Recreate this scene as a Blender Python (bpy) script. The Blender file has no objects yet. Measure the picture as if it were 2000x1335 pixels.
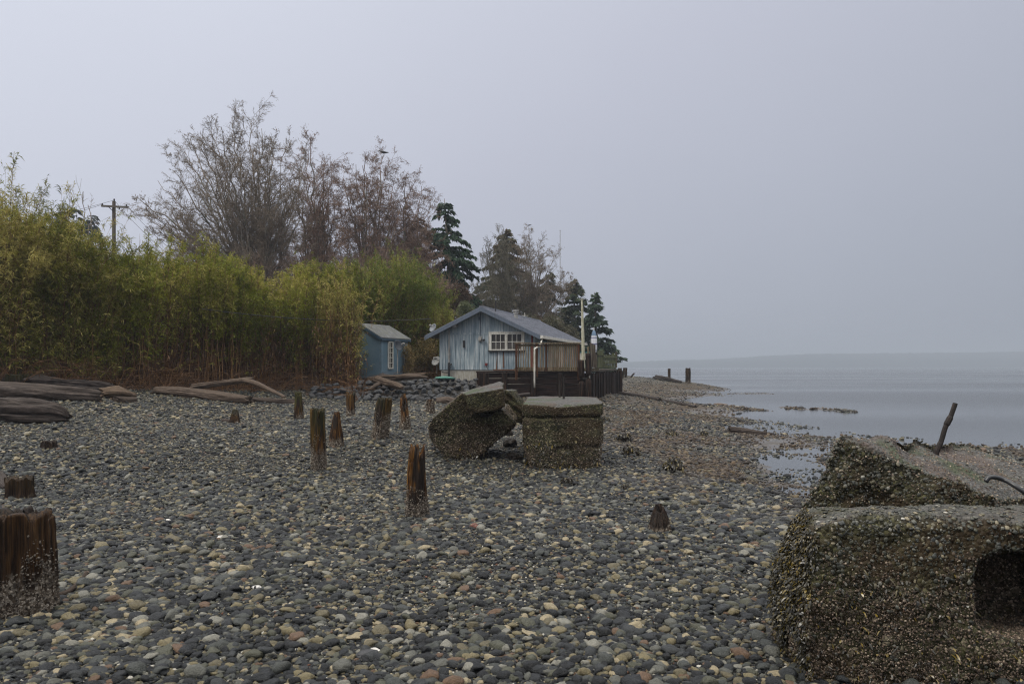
import bpy, bmesh, math, random
import numpy as np
from math import sin, cos, pi, radians, sqrt
from mathutils import Vector, Matrix

S = bpy.context.scene
COL = S.collection
random.seed(7)
RNG = np.random.default_rng(11)

# ------------------------------------------------------------------ camera
H = 2.0                      # eye height above the near beach
F = 2000 * 28 / 36           # focal length in pixels of the 2000 px wide photograph
HY, CX = 716.0, 1000.0       # horizon row, centre column
cam = bpy.data.cameras.new('camera')
cam.lens = 28; cam.sensor_width = 36; cam.shift_y = 0.0243
cam.clip_start = 0.1; cam.clip_end = 9000
camo = bpy.data.objects.new('camera', cam); COL.objects.link(camo)
camo.location = (0, 0, H); camo.rotation_euler = (pi / 2, 0, 0)
S.camera = camo

# ------------------------------------------------------------------ node helper
class T:
    def __init__(s, tree): s.t = tree
    def n(s, typ, ins=None, **props):
        nd = s.t.nodes.new(typ)
        for k, v in props.items(): setattr(nd, k, v)
        for k, v in (ins or {}).items():
            sk = nd.inputs[k]
            if isinstance(v, bpy.types.NodeSocket): s.t.links.new(v, sk)
            elif hasattr(sk, 'default_value'):
                if isinstance(v, (tuple, list)) and len(v) == 3 and sk.type == 'RGBA': v = (*v, 1)
                sk.default_value = v
        return nd
    def m(s, op, a, b=0.0, clamp=False):
        return s.n('ShaderNodeMath', {0: a, 1: b}, operation=op, use_clamp=clamp).outputs[0]
    def noise(s, vec, scale=5, detail=4, rough=.55, dist=0.0, out=0):
        return s.n('ShaderNodeTexNoise', {'Vector': vec, 'Scale': scale, 'Detail': detail, 'Roughness': rough, 'Distortion': dist}).outputs[out]
    def voro(s, vec, scale=5, feature='F1', out='Distance', rnd=1.0):
        return s.n('ShaderNodeTexVoronoi', {'Vector': vec, 'Scale': scale, 'Randomness': rnd}, feature=feature).outputs[out]
    def ramp(s, fac, stops, interp='LINEAR'):
        nd = s.n('ShaderNodeValToRGB', {'Fac': fac}); r = nd.color_ramp; r.interpolation = interp
        while len(r.elements) > 1: r.elements.remove(r.elements[-1])
        for i, (p, c) in enumerate(stops):
            e = r.elements[0] if i == 0 else r.elements.new(p)
            e.position = p
            if not isinstance(c, (tuple, list)): c = (c, c, c)
            e.color = (*c[:3], 1)
        return nd.outputs[0]
    def mix(s, fac, a, b, mode='MIX'):
        nd = s.n('ShaderNodeMix', data_type='RGBA', blend_type=mode)
        for k, v in ((0, fac), (6, a), (7, b)):
            sk = nd.inputs[k]
            if isinstance(v, bpy.types.NodeSocket): s.t.links.new(v, sk)
            else: sk.default_value = (*v, 1) if isinstance(v, (tuple, list)) else v
        return nd.outputs[2]
    def map(s, vec, scale=(1, 1, 1), loc=(0, 0, 0), rot=(0, 0, 0)):
        return s.n('ShaderNodeMapping', {'Vector': vec, 'Scale': scale, 'Location': loc, 'Rotation': rot}).outputs[0]
    def pos(s): return s.n('ShaderNodeNewGeometry').outputs['Position']
    def obj(s): return s.n('ShaderNodeTexCoord').outputs['Object']
    def attr(s, name, out='Fac', typ='GEOMETRY'): return s.n('ShaderNodeAttribute', attribute_name=name, attribute_type=typ).outputs[out]
    def sep(s, vec): return s.n('ShaderNodeSeparateXYZ', {0: vec}).outputs
    def sm(s, x, lo, hi):   # smoothstep to 0..1
        return s.n('ShaderNodeMapRange', {'Value': x, 'From Min': lo, 'From Max': hi}, interpolation_type='SMOOTHSTEP').outputs[0]
    def bump(s, h, dist=.02, strength=1.0, normal=None):
        d = {'Height': h, 'Distance': dist, 'Strength': strength}
        if normal is not None: d['Normal'] = normal
        return s.n('ShaderNodeBump', d).outputs[0]

def mat(name, fn):
    m = bpy.data.materials.new(name); m.use_nodes = True
    t = T(m.node_tree); m.node_tree.nodes.clear()
    d = fn(t)
    bs = t.n('ShaderNodeBsdfPrincipled', d)
    o = t.n('ShaderNodeOutputMaterial', {'Surface': bs.outputs[0]})
    return m

# ------------------------------------------------------------------ overcast daylight
W = bpy.data.worlds.new('World'); S.world = W; W.use_nodes = True
w = T(W.node_tree); W.node_tree.nodes.clear()
SUN_EL, SUN_AZ = radians(50), radians(-115)      # sun hidden behind cloud, high on the left
sky = w.n('ShaderNodeTexSky', sky_type='NISHITA', sun_disc=False, sun_elevation=SUN_EL, sun_rotation=SUN_AZ,
          air_density=1.0, dust_density=4.0, ozone_density=1.0)
d = w.sep(w.n('ShaderNodeTexCoord').outputs['Generated'])
f = w.m('ADD', w.m('ADD', w.m('MULTIPLY', d[0], -.55), w.m('MULTIPLY', d[2], .95)), .36)
cl = w.noise(w.n('ShaderNodeTexCoord').outputs['Generated'], 2.2, 3, .5)
f = w.m('ADD', f, w.m('MULTIPLY', w.m('SUBTRACT', cl, .5), .12))
cloud = w.ramp(f, [(0, (.225, .244, .292)), (.25, (.30, .32, .378)), (.6, (.405, .42, .492)), (1, (.53, .552, .628))])
zen = w.m('ADD', 1.0, w.m('MULTIPLY', w.sm(d[2], .41, .95), 3.3))      # an overcast sky is brightest overhead
cloud = w.mix(w.sm(d[2], .41, .8), cloud, (.50, .485, .46))
cloud = w.n('ShaderNodeVectorMath', {0: cloud, 'Scale': zen}, operation='SCALE').outputs[0]
b1 = w.n('ShaderNodeBackground', {'Color': sky.outputs[0], 'Strength': .05})
b2 = w.n('ShaderNodeBackground', {'Color': cloud, 'Strength': 1.45})
add = w.n('ShaderNodeMixShader', {0: .9, 1: b1.outputs[0], 2: b2.outputs[0]})
w.n('ShaderNodeOutputWorld', {'Surface': add.outputs[0]})
sun = bpy.data.lights.new('sun', 'SUN'); sun.energy = 1.5; sun.angle = radians(11); sun.color = (1, .94, .85)
suno = bpy.data.objects.new('sun', sun); COL.objects.link(suno)
sd = Vector((sin(SUN_AZ) * cos(SUN_EL), cos(SUN_AZ) * cos(SUN_EL), sin(SUN_EL)))
suno.rotation_euler = sd.to_track_quat('Z', 'Y').to_euler(); suno.location = sd * 60
S.view_settings.view_transform = 'Standard'; S.view_settings.look = 'None'
S.view_settings.exposure = 0; S.view_settings.gamma = 1; S.view_settings.use_curve_mapping = False
S.cycles.use_denoising = True; S.cycles.denoising_prefilter = 'NONE'; S.cycles.use_adaptive_sampling = False; S.cycles.filter_width = 1.2
S.cycles.max_bounces = 6; S.cycles.diffuse_bounces = 3; S.cycles.transparent_max_bounces = 8

# ------------------------------------------------------------------ maths helpers
def vn(p, seed=0):
    p = np.asarray(p, float); i = np.floor(p).astype(np.int64); f = p - i; u = f * f * (3 - 2 * f)
    def h(dx, dy, dz):
        n = (i[:, 0] + dx) * 374761393 + (i[:, 1] + dy) * 668265263 + (i[:, 2] + dz) * 1440662683 + seed * 982451653
        n = (n ^ (n >> 13)) * 1274126177; n = n & 0x7fffffff; n = (n ^ (n >> 15)) * 2246822519 & 0x7fffffff
        return ((n ^ (n >> 13)) & 0xffff) / 65535.0
    x, y, z = u.T
    a = h(0,0,0)*(1-x)+h(1,0,0)*x; b = h(0,1,0)*(1-x)+h(1,1,0)*x
    c = h(0,0,1)*(1-x)+h(1,0,1)*x; e = h(0,1,1)*(1-x)+h(1,1,1)*x
    return ((a*(1-y)+b*y)*(1-z)+(c*(1-y)+e*y)*z) * 2 - 1
def fbm(p, o=4, seed=0, g=.5):
    p = np.asarray(p, float); r = 0; a = 1
    for k in range(o): r = r + a * vn(p * 2 ** k + k * 17.3, seed + k); a *= g
    return r
def sst(x, a, b):
    t = np.clip((np.asarray(x, float) - a) / (b - a), 0, 1); return t * t * (3 - 2 * t)
def P(px, py, Y): return np.array([(px - CX) / F * Y, Y, H - (py - HY) / F * Y])

# ------------------------------------------------------------------ mesh helpers
def mesh(name, V, Fc, attrs=None, smooth=False):
    me = bpy.data.meshes.new(name)
    V = np.asarray(V, np.float32).reshape(-1, 3)
    if isinstance(Fc, np.ndarray): Fc = [Fc]
    if len(Fc) and isinstance(Fc[0], np.ndarray) and Fc[0].ndim == 2:
        tot = np.concatenate([f.ravel() for f in Fc]).astype(np.int32)
        cnt = np.concatenate([np.full(len(f), f.shape[1], np.int32) for f in Fc])
        me.vertices.add(len(V)); me.vertices.foreach_set('co', V.ravel())
        me.loops.add(len(tot)); me.loops.foreach_set('vertex_index', tot)
        me.polygons.add(len(cnt)); me.polygons.foreach_set('loop_start', (np.cumsum(cnt) - cnt).astype(np.int32))
        me.update(calc_edges=True); me.validate()
    else:
        me.from_pydata(V.tolist(), [], Fc); me.update()
    for k, v in (attrs or {}).items():
        a = me.attributes.new(k, 'FLOAT', 'POINT'); a.data.foreach_set('value', np.asarray(v, np.float32))
    if smooth: me.polygons.foreach_set('use_smooth', np.ones(len(me.polygons), bool))
    return me
class MB:
    """collects shapes that belong to ONE part"""
    def __init__(s): s.V = []; s.F = []; s.n = 0
    def add(s, V, Fc):
        V = [tuple(v) for v in V]; s.V += V; s.F += [[i + s.n for i in f] for f in Fc]; s.n += len(V); return s
    def box(s, a, b, R=None, bev=0):
        x0, y0, z0 = a; x1, y1, z1 = b
        V = [(x0,y0,z0),(x1,y0,z0),(x1,y1,z0),(x0,y1,z0),(x0,y0,z1),(x1,y0,z1),(x1,y1,z1),(x0,y1,z1)]
        if R is not None: V = [R @ Vector(v) for v in V]
        return s.add(V, [(0,3,2,1),(4,5,6,7),(0,1,5,4),(1,2,6,5),(2,3,7,6),(3,0,4,7)])
    def hexa(s, V): return s.add(V, [(0,3,2,1),(4,5,6,7),(0,1,5,4),(1,2,6,5),(2,3,7,6),(3,0,4,7)])
    def beam(s, a, b, w, h, up=(0, 0, 1)):
        a, b = Vector(a), Vector(b); d = (b - a).normalized(); u = Vector(up)
        if abs(d.dot(u)) > .95: u = Vector((0, 1, 0))
        x = d.cross(u).normalized() * w / 2; y = x.cross(d).normalized() * h / 2
        return s.hexa([a-x-y, a+x-y, a+x+y, a-x+y, b-x-y, b+x-y, b+x+y, b-x+y])
    def tube(s, pts, r, n=8, cap=True):
        V, Fc = tube(pts, r, n, cap); return s.add(V, Fc)
    def build(s, name, m, root=None, smooth=False, attrs=None):
        return part(name, mesh(name, s.V, s.F, attrs, smooth), m, root)
def _wb(s, name, m, root, smooth=False, attrs=None):     # shapes given in scene coordinates
    o = np.array(root.location); return part(name, mesh(name, np.array(s.V) - o, s.F, attrs, smooth), m, root)
MB.wbuild = _wb
def tube(pts, r, n=8, cap=True):
    pts = [Vector(p) for p in pts]; rr = r if hasattr(r, '__len__') else [r] * len(pts)
    V = []; Fc = []; ref = None
    for i, p in enumerate(pts):
        d = (pts[min(i+1, len(pts)-1)] - pts[max(i-1, 0)]).normalized()
        if ref is None: ref = d.orthogonal().normalized()
        x = (ref - d * ref.dot(d)).normalized(); ref = x; y = d.cross(x)
        for k in range(n):
            a = 2 * pi * k / n; V.append(p + (x * cos(a) + y * sin(a)) * rr[i])
    for i in range(len(pts) - 1):
        for k in range(n): Fc.append((i*n+k, i*n+(k+1) % n, (i+1)*n+(k+1) % n, (i+1)*n+k))
    if cap: Fc.append(tuple(range(n))[::-1]); Fc.append(tuple((len(pts)-1)*n+k for k in range(n)))
    return V, Fc
def segs(p0, p1, r0, r1, n=3):
    """many straight tapered twigs at once (arrays)"""
    p0, p1 = np.asarray(p0, float), np.asarray(p1, float); r0, r1 = np.asarray(r0), np.asarray(r1)
    d = p1 - p0; d /= np.linalg.norm(d, axis=1, keepdims=True) + 1e-9
    ref = np.where(np.abs(d[:, 2:3]) > .9, [[1., 0, 0]], [[0, 0, 1.]])
    x = np.cross(d, ref); x /= np.linalg.norm(x, axis=1, keepdims=True); y = np.cross(d, x)
    N = len(p0); V = np.zeros((N, 2 * n, 3))
    for k in range(n):
        a = 2 * pi * k / n; o = x * cos(a) + y * sin(a)
        V[:, k] = p0 + o * r0[:, None]; V[:, n + k] = p1 + o * r1[:, None]
    q = np.array([[k, (k+1) % n, n+(k+1) % n, n+k] for k in range(n)])
    Fc = (np.arange(N) * 2 * n)[:, None, None] + q[None]
    return V.reshape(-1, 3), Fc.reshape(-1, 4)
def merge(*vf):
    V = []; Fs = []; n = 0
    for v, f in vf: V.append(v); Fs.append(f + n); n += len(v)
    return np.concatenate(V), Fs
def smooth_path(pts, k=6):
    pts = [np.array(p, float) for p in pts]; out = []
    q = [2*pts[0]-pts[1]] + pts + [2*pts[-1]-pts[-2]]
    for i in range(1, len(q) - 2):
        for j in range(k):
            t = j / k; a, b, c, e = q[i-1:i+3]
            out.append(.5*((2*b)+(c-a)*t+(2*a-5*b+4*c-e)*t*t+(3*b-a-3*c+e)*t**3))
    out.append(pts[-1]); return out

# ------------------------------------------------------------------ scene tree helpers
def tag(o, label=None, cat=None, group=None, kind=None):
    for k, v in (('label', label), ('category', cat), ('group', group), ('kind', kind)):
        if v: o[k] = v
    return o
def thing(name, label, cat, loc=(0, 0, 0), rz=0, group=None):
    o = bpy.data.objects.new(name, None); COL.objects.link(o); o.empty_display_size = .2
    o.location = [float(c) for c in loc]; o.rotation_euler = (0, 0, rz); return tag(o, label, cat, group)
def part(name, me, m, root=None, kind=None, label=None):
    o = bpy.data.objects.new(name, me); COL.objects.link(o)
    if m is not None and not me.materials: me.materials.append(m)
    if root is not None: o.parent = root
    return tag(o, label, kind=kind)
def struct(name, me, m): return part(name, me, m, None, 'structure')
def copy_tree(o, loc=None, rz=None, label=None, parent=None):
    c = o.copy(); COL.objects.link(c)
    if parent is not None: c.parent = parent
    for ch in o.children: copy_tree(ch, parent=c)
    if loc is not None: c.location = [float(v) for v in loc]
    if rz is not None: c.rotation_euler = (0, 0, rz)
    if label: c['label'] = label
    return c
# ------------------------------------------------------------------ terrain
WZ = -.10
CP = []
def cp(px, py, Y): CP.append(P(px, py, Y))
for a in [(815,1005,10.77),(622,915,14.4),(740,853,17.5),(655,870,16.5),(685,812,22),(585,818,22),(790,838,19),(840,805,23),
          (458,825,20),(100,787,22),(60,840,17.5),(38,970,12),(0,752,27),(300,757,30),(600,756,35),(690,742,39),
          (650,782,32),(760,782,32.5),(900,780,33.5),(1000,778,35),(1140,778,35),(1208,770,48),(1095,915,15.2),(900,890,16.3),(1290,1030,9.8),
          (1230,885,18),(1315,920,14.9),(1200,835,25),(1300,800,36),(1250,737,84),(1345,747,76),(1290,757,70),(1215,752,62)]: cp(*a)
for px, py in [(1360,775),(1475,800),(1480,826),(1490,768)]: CP.append(P(px, py, (H - WZ) * F / (py - HY)))
for px, py, z in [(1440,850,-.09),(1500,900,-.09),(1565,960,-.08),(1990,888,-.075),(1330,765,-.085),(1480,870,-.10),(1600,925,-.107),(1590,870,-.125)]:
    CP.append(P(px, py, (H - z) * F / (py - HY)))
for a in [(0,5,0),(-3,4,0),(3,5,0),(-8,5,.1),(-8,9,.08),(8,8,0),(11,14,-.05),(0,0,.1),(-12,0,.6),(12,0,-.05),(-16,12,.5),(-24,22,1.5),(-24,34,1.7),(-14,44,1.7),
          (-5,46,1.5),(0,45,1.4),(3,60,1.5),(-10,60,2.3),(-30,60,3),(-8,80,2.4),(4,90,1.6),(9,105,1.0),(30,30,-.9),(16,24,-.35),(22,18,-.5),(40,60,-1.5),
          (16,40,-.35),(25,75,-.8),(22,90,-.9),(15,110,-.6),(60,20,-2),(30,5,-.6),(13,150,-.5),(0,150,2),(-60,150,4),(60,150,-3),(-60,60,4),(-60,0,3),(60,-20,-2)]:
    CP.append(np.array(a, float))
CP = np.array(CP)
def _k(r2): return np.where(r2 > 0, r2 * np.log(r2 + 1e-12) * .5, 0)
_n = len(CP); _S = 30.0
_A = np.zeros((_n + 3, _n + 3)); _d2 = ((CP[:, None, :2] - CP[None, :, :2]) ** 2).sum(-1) / _S ** 2
_A[:_n, :_n] = _k(_d2) + np.eye(_n) * 1e-5; _A[:_n, _n] = 1; _A[:_n, _n+1:] = CP[:, :2] / _S
_A[_n:, :_n] = _A[:_n, _n:].T
_w = np.linalg.solve(_A, np.concatenate([CP[:, 2], np.zeros(3)]))
def gz0(X, Y):
    X = np.asarray(X, float); Y = np.asarray(Y, float); sh = X.shape; x, y = X.ravel(), Y.ravel(); out = np.empty(len(x))
    for i in range(0, len(x), 20000):
        a, b = x[i:i+20000], y[i:i+20000]
        d2 = ((a[:, None] - CP[None, :, 0]) ** 2 + (b[:, None] - CP[None, :, 1]) ** 2) / _S ** 2
        out[i:i+20000] = _k(d2) @ _w[:_n] + _w[_n] + a / _S * _w[_n+1] + b / _S * _w[_n+2]
    far = sst(np.hypot(x, y - 40), 110, 190)
    base = np.where(x < .05 * y, 3.0, -3.0) * sst(np.abs(x - .05 * y), 0, 25)
    out = np.clip(out, -3, 4.2) * (1 - far) + base * far
    return out.reshape(sh)
def gz(X, Y):
    X = np.asarray(X, float); Y = np.asarray(Y, float); p = np.stack([X.ravel(), Y.ravel(), X.ravel() * 0], 1)
    z = gz0(X, Y); flat = np.exp(-((z.ravel() + .1) / .12) ** 2)
    n = fbm(p * .45, 3, 5) * (.028 + .012 * flat) + fbm(p * 1.9, 2, 9) * .012
    X1, Y1 = X.ravel(), Y.ravel(); zz = (z.ravel() + n); pn = fbm(p * [.8, .55, 1], 4, 41)
    for cx, cy, rx, ry, lv, am in ((6.0, 17.5, 2.9, 6.5, -.112, .034), (12.0, 19.0, 3.0, 2.6, -.095, .03), (14.1, 39.8, .75, 2.4, -.078, .07), (15.7, 38.6, .95, 2.8, -.07, .06), (9.5, 26, 2.2, 5, -.125, .03)):
        w_ = np.exp(-(((X1 - cx) / rx) ** 2 + ((Y1 - cy) / ry) ** 2) ** 2); t_ = lv + pn * am; zz = np.where(zz < t_, zz + (t_ - zz) * w_, zz)
    fl = np.exp(-((X1 - .33 * Y1 - .45) / 1.15) ** 4 - ((Y1 - 19) / 6.8) ** 4)      # wet tidal flat
    zz = zz + (-.1065 + pn * .022 - zz) * fl
    fl = np.exp(-((X1 - 8.6) / 1.5) ** 4 - ((Y1 - 27.3) / 2.6) ** 4); zz = zz + (np.minimum(zz, -.112 + pn * .022) - zz) * fl
    return zz.reshape(z.shape)
def G(px, py):
    """the point of the ground seen at this place of the photograph"""
    Y = np.linspace(4, 130, 2600); X = (px - CX) / F * Y; ray = H - (py - HY) / F * Y
    d = ray - gz(X, Y); i = int(np.argmax(d < 0)); 
    if d[i] >= 0: i = len(Y) - 1
    return np.array([X[i], Y[i], float(gz(X[i:i+1], Y[i:i+1])[0])])
def axis(lo, hi, c, near, n):
    t = np.linspace(-1, 1, n); s = 4.6; a = np.sinh(t * s) / np.sinh(s)
    return c + np.where(a < 0, a * (c - lo), a * (hi - c))
gx = np.unique(np.concatenate([np.linspace(-26, 26, 420), np.linspace(-90, -26, 60), np.linspace(26, 90, 60), np.linspace(-2000, -90, 16), np.linspace(90, 500, 12)]))
gy = np.unique(np.concatenate([np.linspace(-6, 30, 330), np.linspace(30, 110, 260), np.linspace(110, 260, 50), np.linspace(260, 2300, 14), np.linspace(-60, -6, 10)]))
XX, YY = np.meshgrid(gx, gy)
ZZ = gz(XX, YY)
nx, ny = len(gx), len(gy)
ii = (np.arange(ny - 1)[:, None] * nx + np.arange(nx - 1)[None]).ravel()
weedf = lambda X, Y, Z: np.clip(sst(X, 1.2, 4.2) * sst(Y, 9, 16) * sst(Z, .85, .15) + sst(Z, -.02, -.12) * .3, 0, 1) * .85
def G_gravel(t):
    p = t.pos(); weed = t.attr('weed'); z = t.sep(p)[2]
    v1 = t.voro(p, 17, out='Color'); dist = t.voro(p, 17)
    rnd = t.sep(v1)[0]; r2 = t.sep(v1)[1]
    c = t.ramp(rnd, [(0, (.016, .017, .018)), (.3, (.032, .033, .033)), (.55, (.056, .054, .046)), (.7, (.080, .073, .050)), (.82, (.10, .083, .056)), (.93, (.16, .14, .105)), (1, (.32, .30, .26))])
    fine = t.ramp(t.voro(p, 60, out='Color'), [(0, .5), (.6, 1.0), (1, 1.9)])
    c = t.mix(.7, c, fine, 'MULTIPLY')
    yy = t.sep(p)[1]; c = t.mix(t.sm(yy, 20, 12), c, t.mix(.75, c, (.008, .008, .008)))   # near wet grit blackened: shade in the gaps between stones put into its colour
    big = t.ramp(t.noise(p, .8, 5, .6), [(.3, .75), (.7, 1.25)])
    c = t.mix(1, c, big, 'MULTIPLY')
    wn = t.m('MULTIPLY', t.sm(t.noise(t.map(p, (1, .55, 1)), 1.1, 7, .68), .32, .55), weed)
    wc = t.ramp(t.noise(p, 9, 4), [(.3, (.022, .014, .007)), (.6, (.060, .038, .018)), (.8, (.11, .075, .038))])
    c = t.mix(wn, c, wc)
    wet = t.sm(z, .05, -.07)
    c = t.mix(t.m('MULTIPLY', wet, .4), c, (.03, .029, .028))
    soil = t.sm(z, 1.15, 1.5)
    c = t.mix(soil, c, t.ramp(t.noise(p, 5, 5), [(.3, (.03, .018, .01)), (.7, (.09, .05, .025))]))
    ro = t.m('SUBTRACT', .62, t.m('MULTIPLY', wet, t.m('MULTIPLY', t.sm(t.noise(p, 1.6, 3), .35, .6), .42)))
    h = t.m('ADD', t.m('MULTIPLY', dist, -1.0), t.m('MULTIPLY', t.noise(p, 45, 3), .5))
    return {'Base Color': c, 'Roughness': ro, 'Specular IOR Level': t.m('ADD', .12, t.m('MULTIPLY', wet, .38)), 'Normal': t.bump(h, .035, .8)}
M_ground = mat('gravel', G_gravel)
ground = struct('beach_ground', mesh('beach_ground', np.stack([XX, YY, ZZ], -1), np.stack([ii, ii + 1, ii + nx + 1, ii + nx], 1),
                {'weed': weedf(XX, YY, ZZ).ravel()}, True), M_ground)

# water: one sheet reaching the far shore
def G_water(t):
    p = t.pos(); y = t.sep(p)[1]
    n = t.noise(t.map(p, (.25, 1.4, 1)), 1.0, 4, .6); n2 = t.noise(t.map(p, (.02, .09, 1)), 1.0, 3)
    n3 = t.noise(t.map(p, (.004, .03, 1)), 1.0, 2)
    return {'Base Color': (.024, .028, .029), 'Roughness': t.m('ADD', .10, t.m('MULTIPLY', t.sm(n3, .4, .6), .12)), 'IOR': 1.33, 'Specular IOR Level': .5,
            'Normal': t.bump(t.m('ADD', t.m('MULTIPLY', n, .4), n2), .022, .2)}
M_water = mat('still_water', G_water)
wy = [-60, 30, 120, 400, 1000, 2900]; wx = [-2100, -300, 0, 60, 200, 800, 3600]
V = [(x, y, WZ) for y in wy for x in wx]; k = len(wx)
struct('sea', mesh('sea', V, np.array([[j*k+i, j*k+i+1, (j+1)*k+i+1, (j+1)*k+i] for j in range(len(wy)-1) for i in range(len(wx)-1)])), M_water)

# far wooded shore across the water
hx = np.linspace(-300, 2600, 700) * 1.34; q = np.stack([hx * .004, hx * 0, hx * 0], 1); q2 = q * 40
hh = np.interp(hx / 1.34, [-300, 150, 420, 560, 640, 900, 1200, 2600], [5, 15, 23, 35, 40, 43, 47, 52]) + fbm(q, 3, 3) * 1.5 + vn(q2, 4) * .7 + vn(q2 * 2.3, 6) * .5
rows = [(0, 0.0), (8, .45), (30, .8), (70, 1.0), (140, .9)]
V = np.concatenate([np.stack([hx, 2200 + d0 + hx * 0, (hh * s if s else hx * 0 - 1)], 1) for d0, s in rows]); k = len(hx)
ii = (np.arange(len(rows) - 1)[:, None] * k + np.arange(k - 1)[None]).ravel()
M_hill = mat('far_woods', lambda t: {'Base Color': t.ramp(t.noise(t.pos(), .06, 4), [(.3, (.015, .022, .026)), (.7, (.035, .045, .048))]), 'Roughness': 1.0})
struct('hills', mesh('hills', V, np.stack([ii, ii + 1, ii + k + 1, ii + k], 1), None, True), M_hill)

# haze: even mist over beach and water
bm_ = MB().box((-2600, -70, -4.5), (3700, 3000, 58))
hm = bpy.data.materials.new('mist'); hm.use_nodes = True; hm.node_tree.nodes.clear(); t_ = T(hm.node_tree)
pv = t_.n('ShaderNodeVolumePrincipled', {'Color': (.54, .60, .68), 'Density': .00072, 'Anisotropy': .2})
t_.n('ShaderNodeOutputMaterial', {'Volume': pv.outputs[0]})
hz = bm_.build('haze', hm); hz['kind'] = 'stuff'; hz['label'] = 'thin even sea mist over the beach and water'; hz['category'] = 'mist'

# ------------------------------------------------------------------ pebbles
def pebble_tones(t, r, extra=1.0):
    return t.ramp(r, [(0, (0.007, 0.008, 0.009)), (.14, (0.016, 0.018, 0.020)), (.28, (0.030, 0.033, 0.034)), (.42, (0.048, 0.052, 0.047)), (.53, (0.069, 0.070, 0.049)), (.61, (0.098, 0.099, 0.084)),
        (.69, (0.115, 0.099, 0.059)), (.77, (0.161, 0.136, 0.075)), (.84, (0.115, 0.071, 0.043)), (.87, (0.196, 0.190, 0.158)), (.925, (0.287, 0.241, 0.153)), (.965, (0.149, 0.063, 0.034)), (.975, (0.483, 0.460, 0.395))], 'CONSTANT')
def G_pebble(t):
    r = t.attr('tone', 'Fac', 'INSTANCER'); wd = t.attr('weed', 'Fac', 'INSTANCER'); o = t.obj()
    c = pebble_tones(t, r)
    sp = t.ramp(t.noise(o, 3.0, 6, .7), [(.3, .6), (.55, 1.0), (.8, 1.5)])
    c = t.mix(1, c, sp, 'MULTIPLY')
    c = t.mix(t.m('MULTIPLY', wd, .85), c, t.ramp(r, [(0, (.022, .012, .006)), (.5, (.055, .033, .014)), (.9, (.10, .066, .032))]))
    return {'Base Color': c, 'Roughness': t.m('ADD', .20, t.m('MULTIPLY', t.noise(o, 5, 3), .3)), 'Specular IOR Level': .3, 'Normal': t.bump(t.noise(o, 6, 5, .65), .06, .5)}
M_pebble = mat('pebble_stone', G_pebble)
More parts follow.
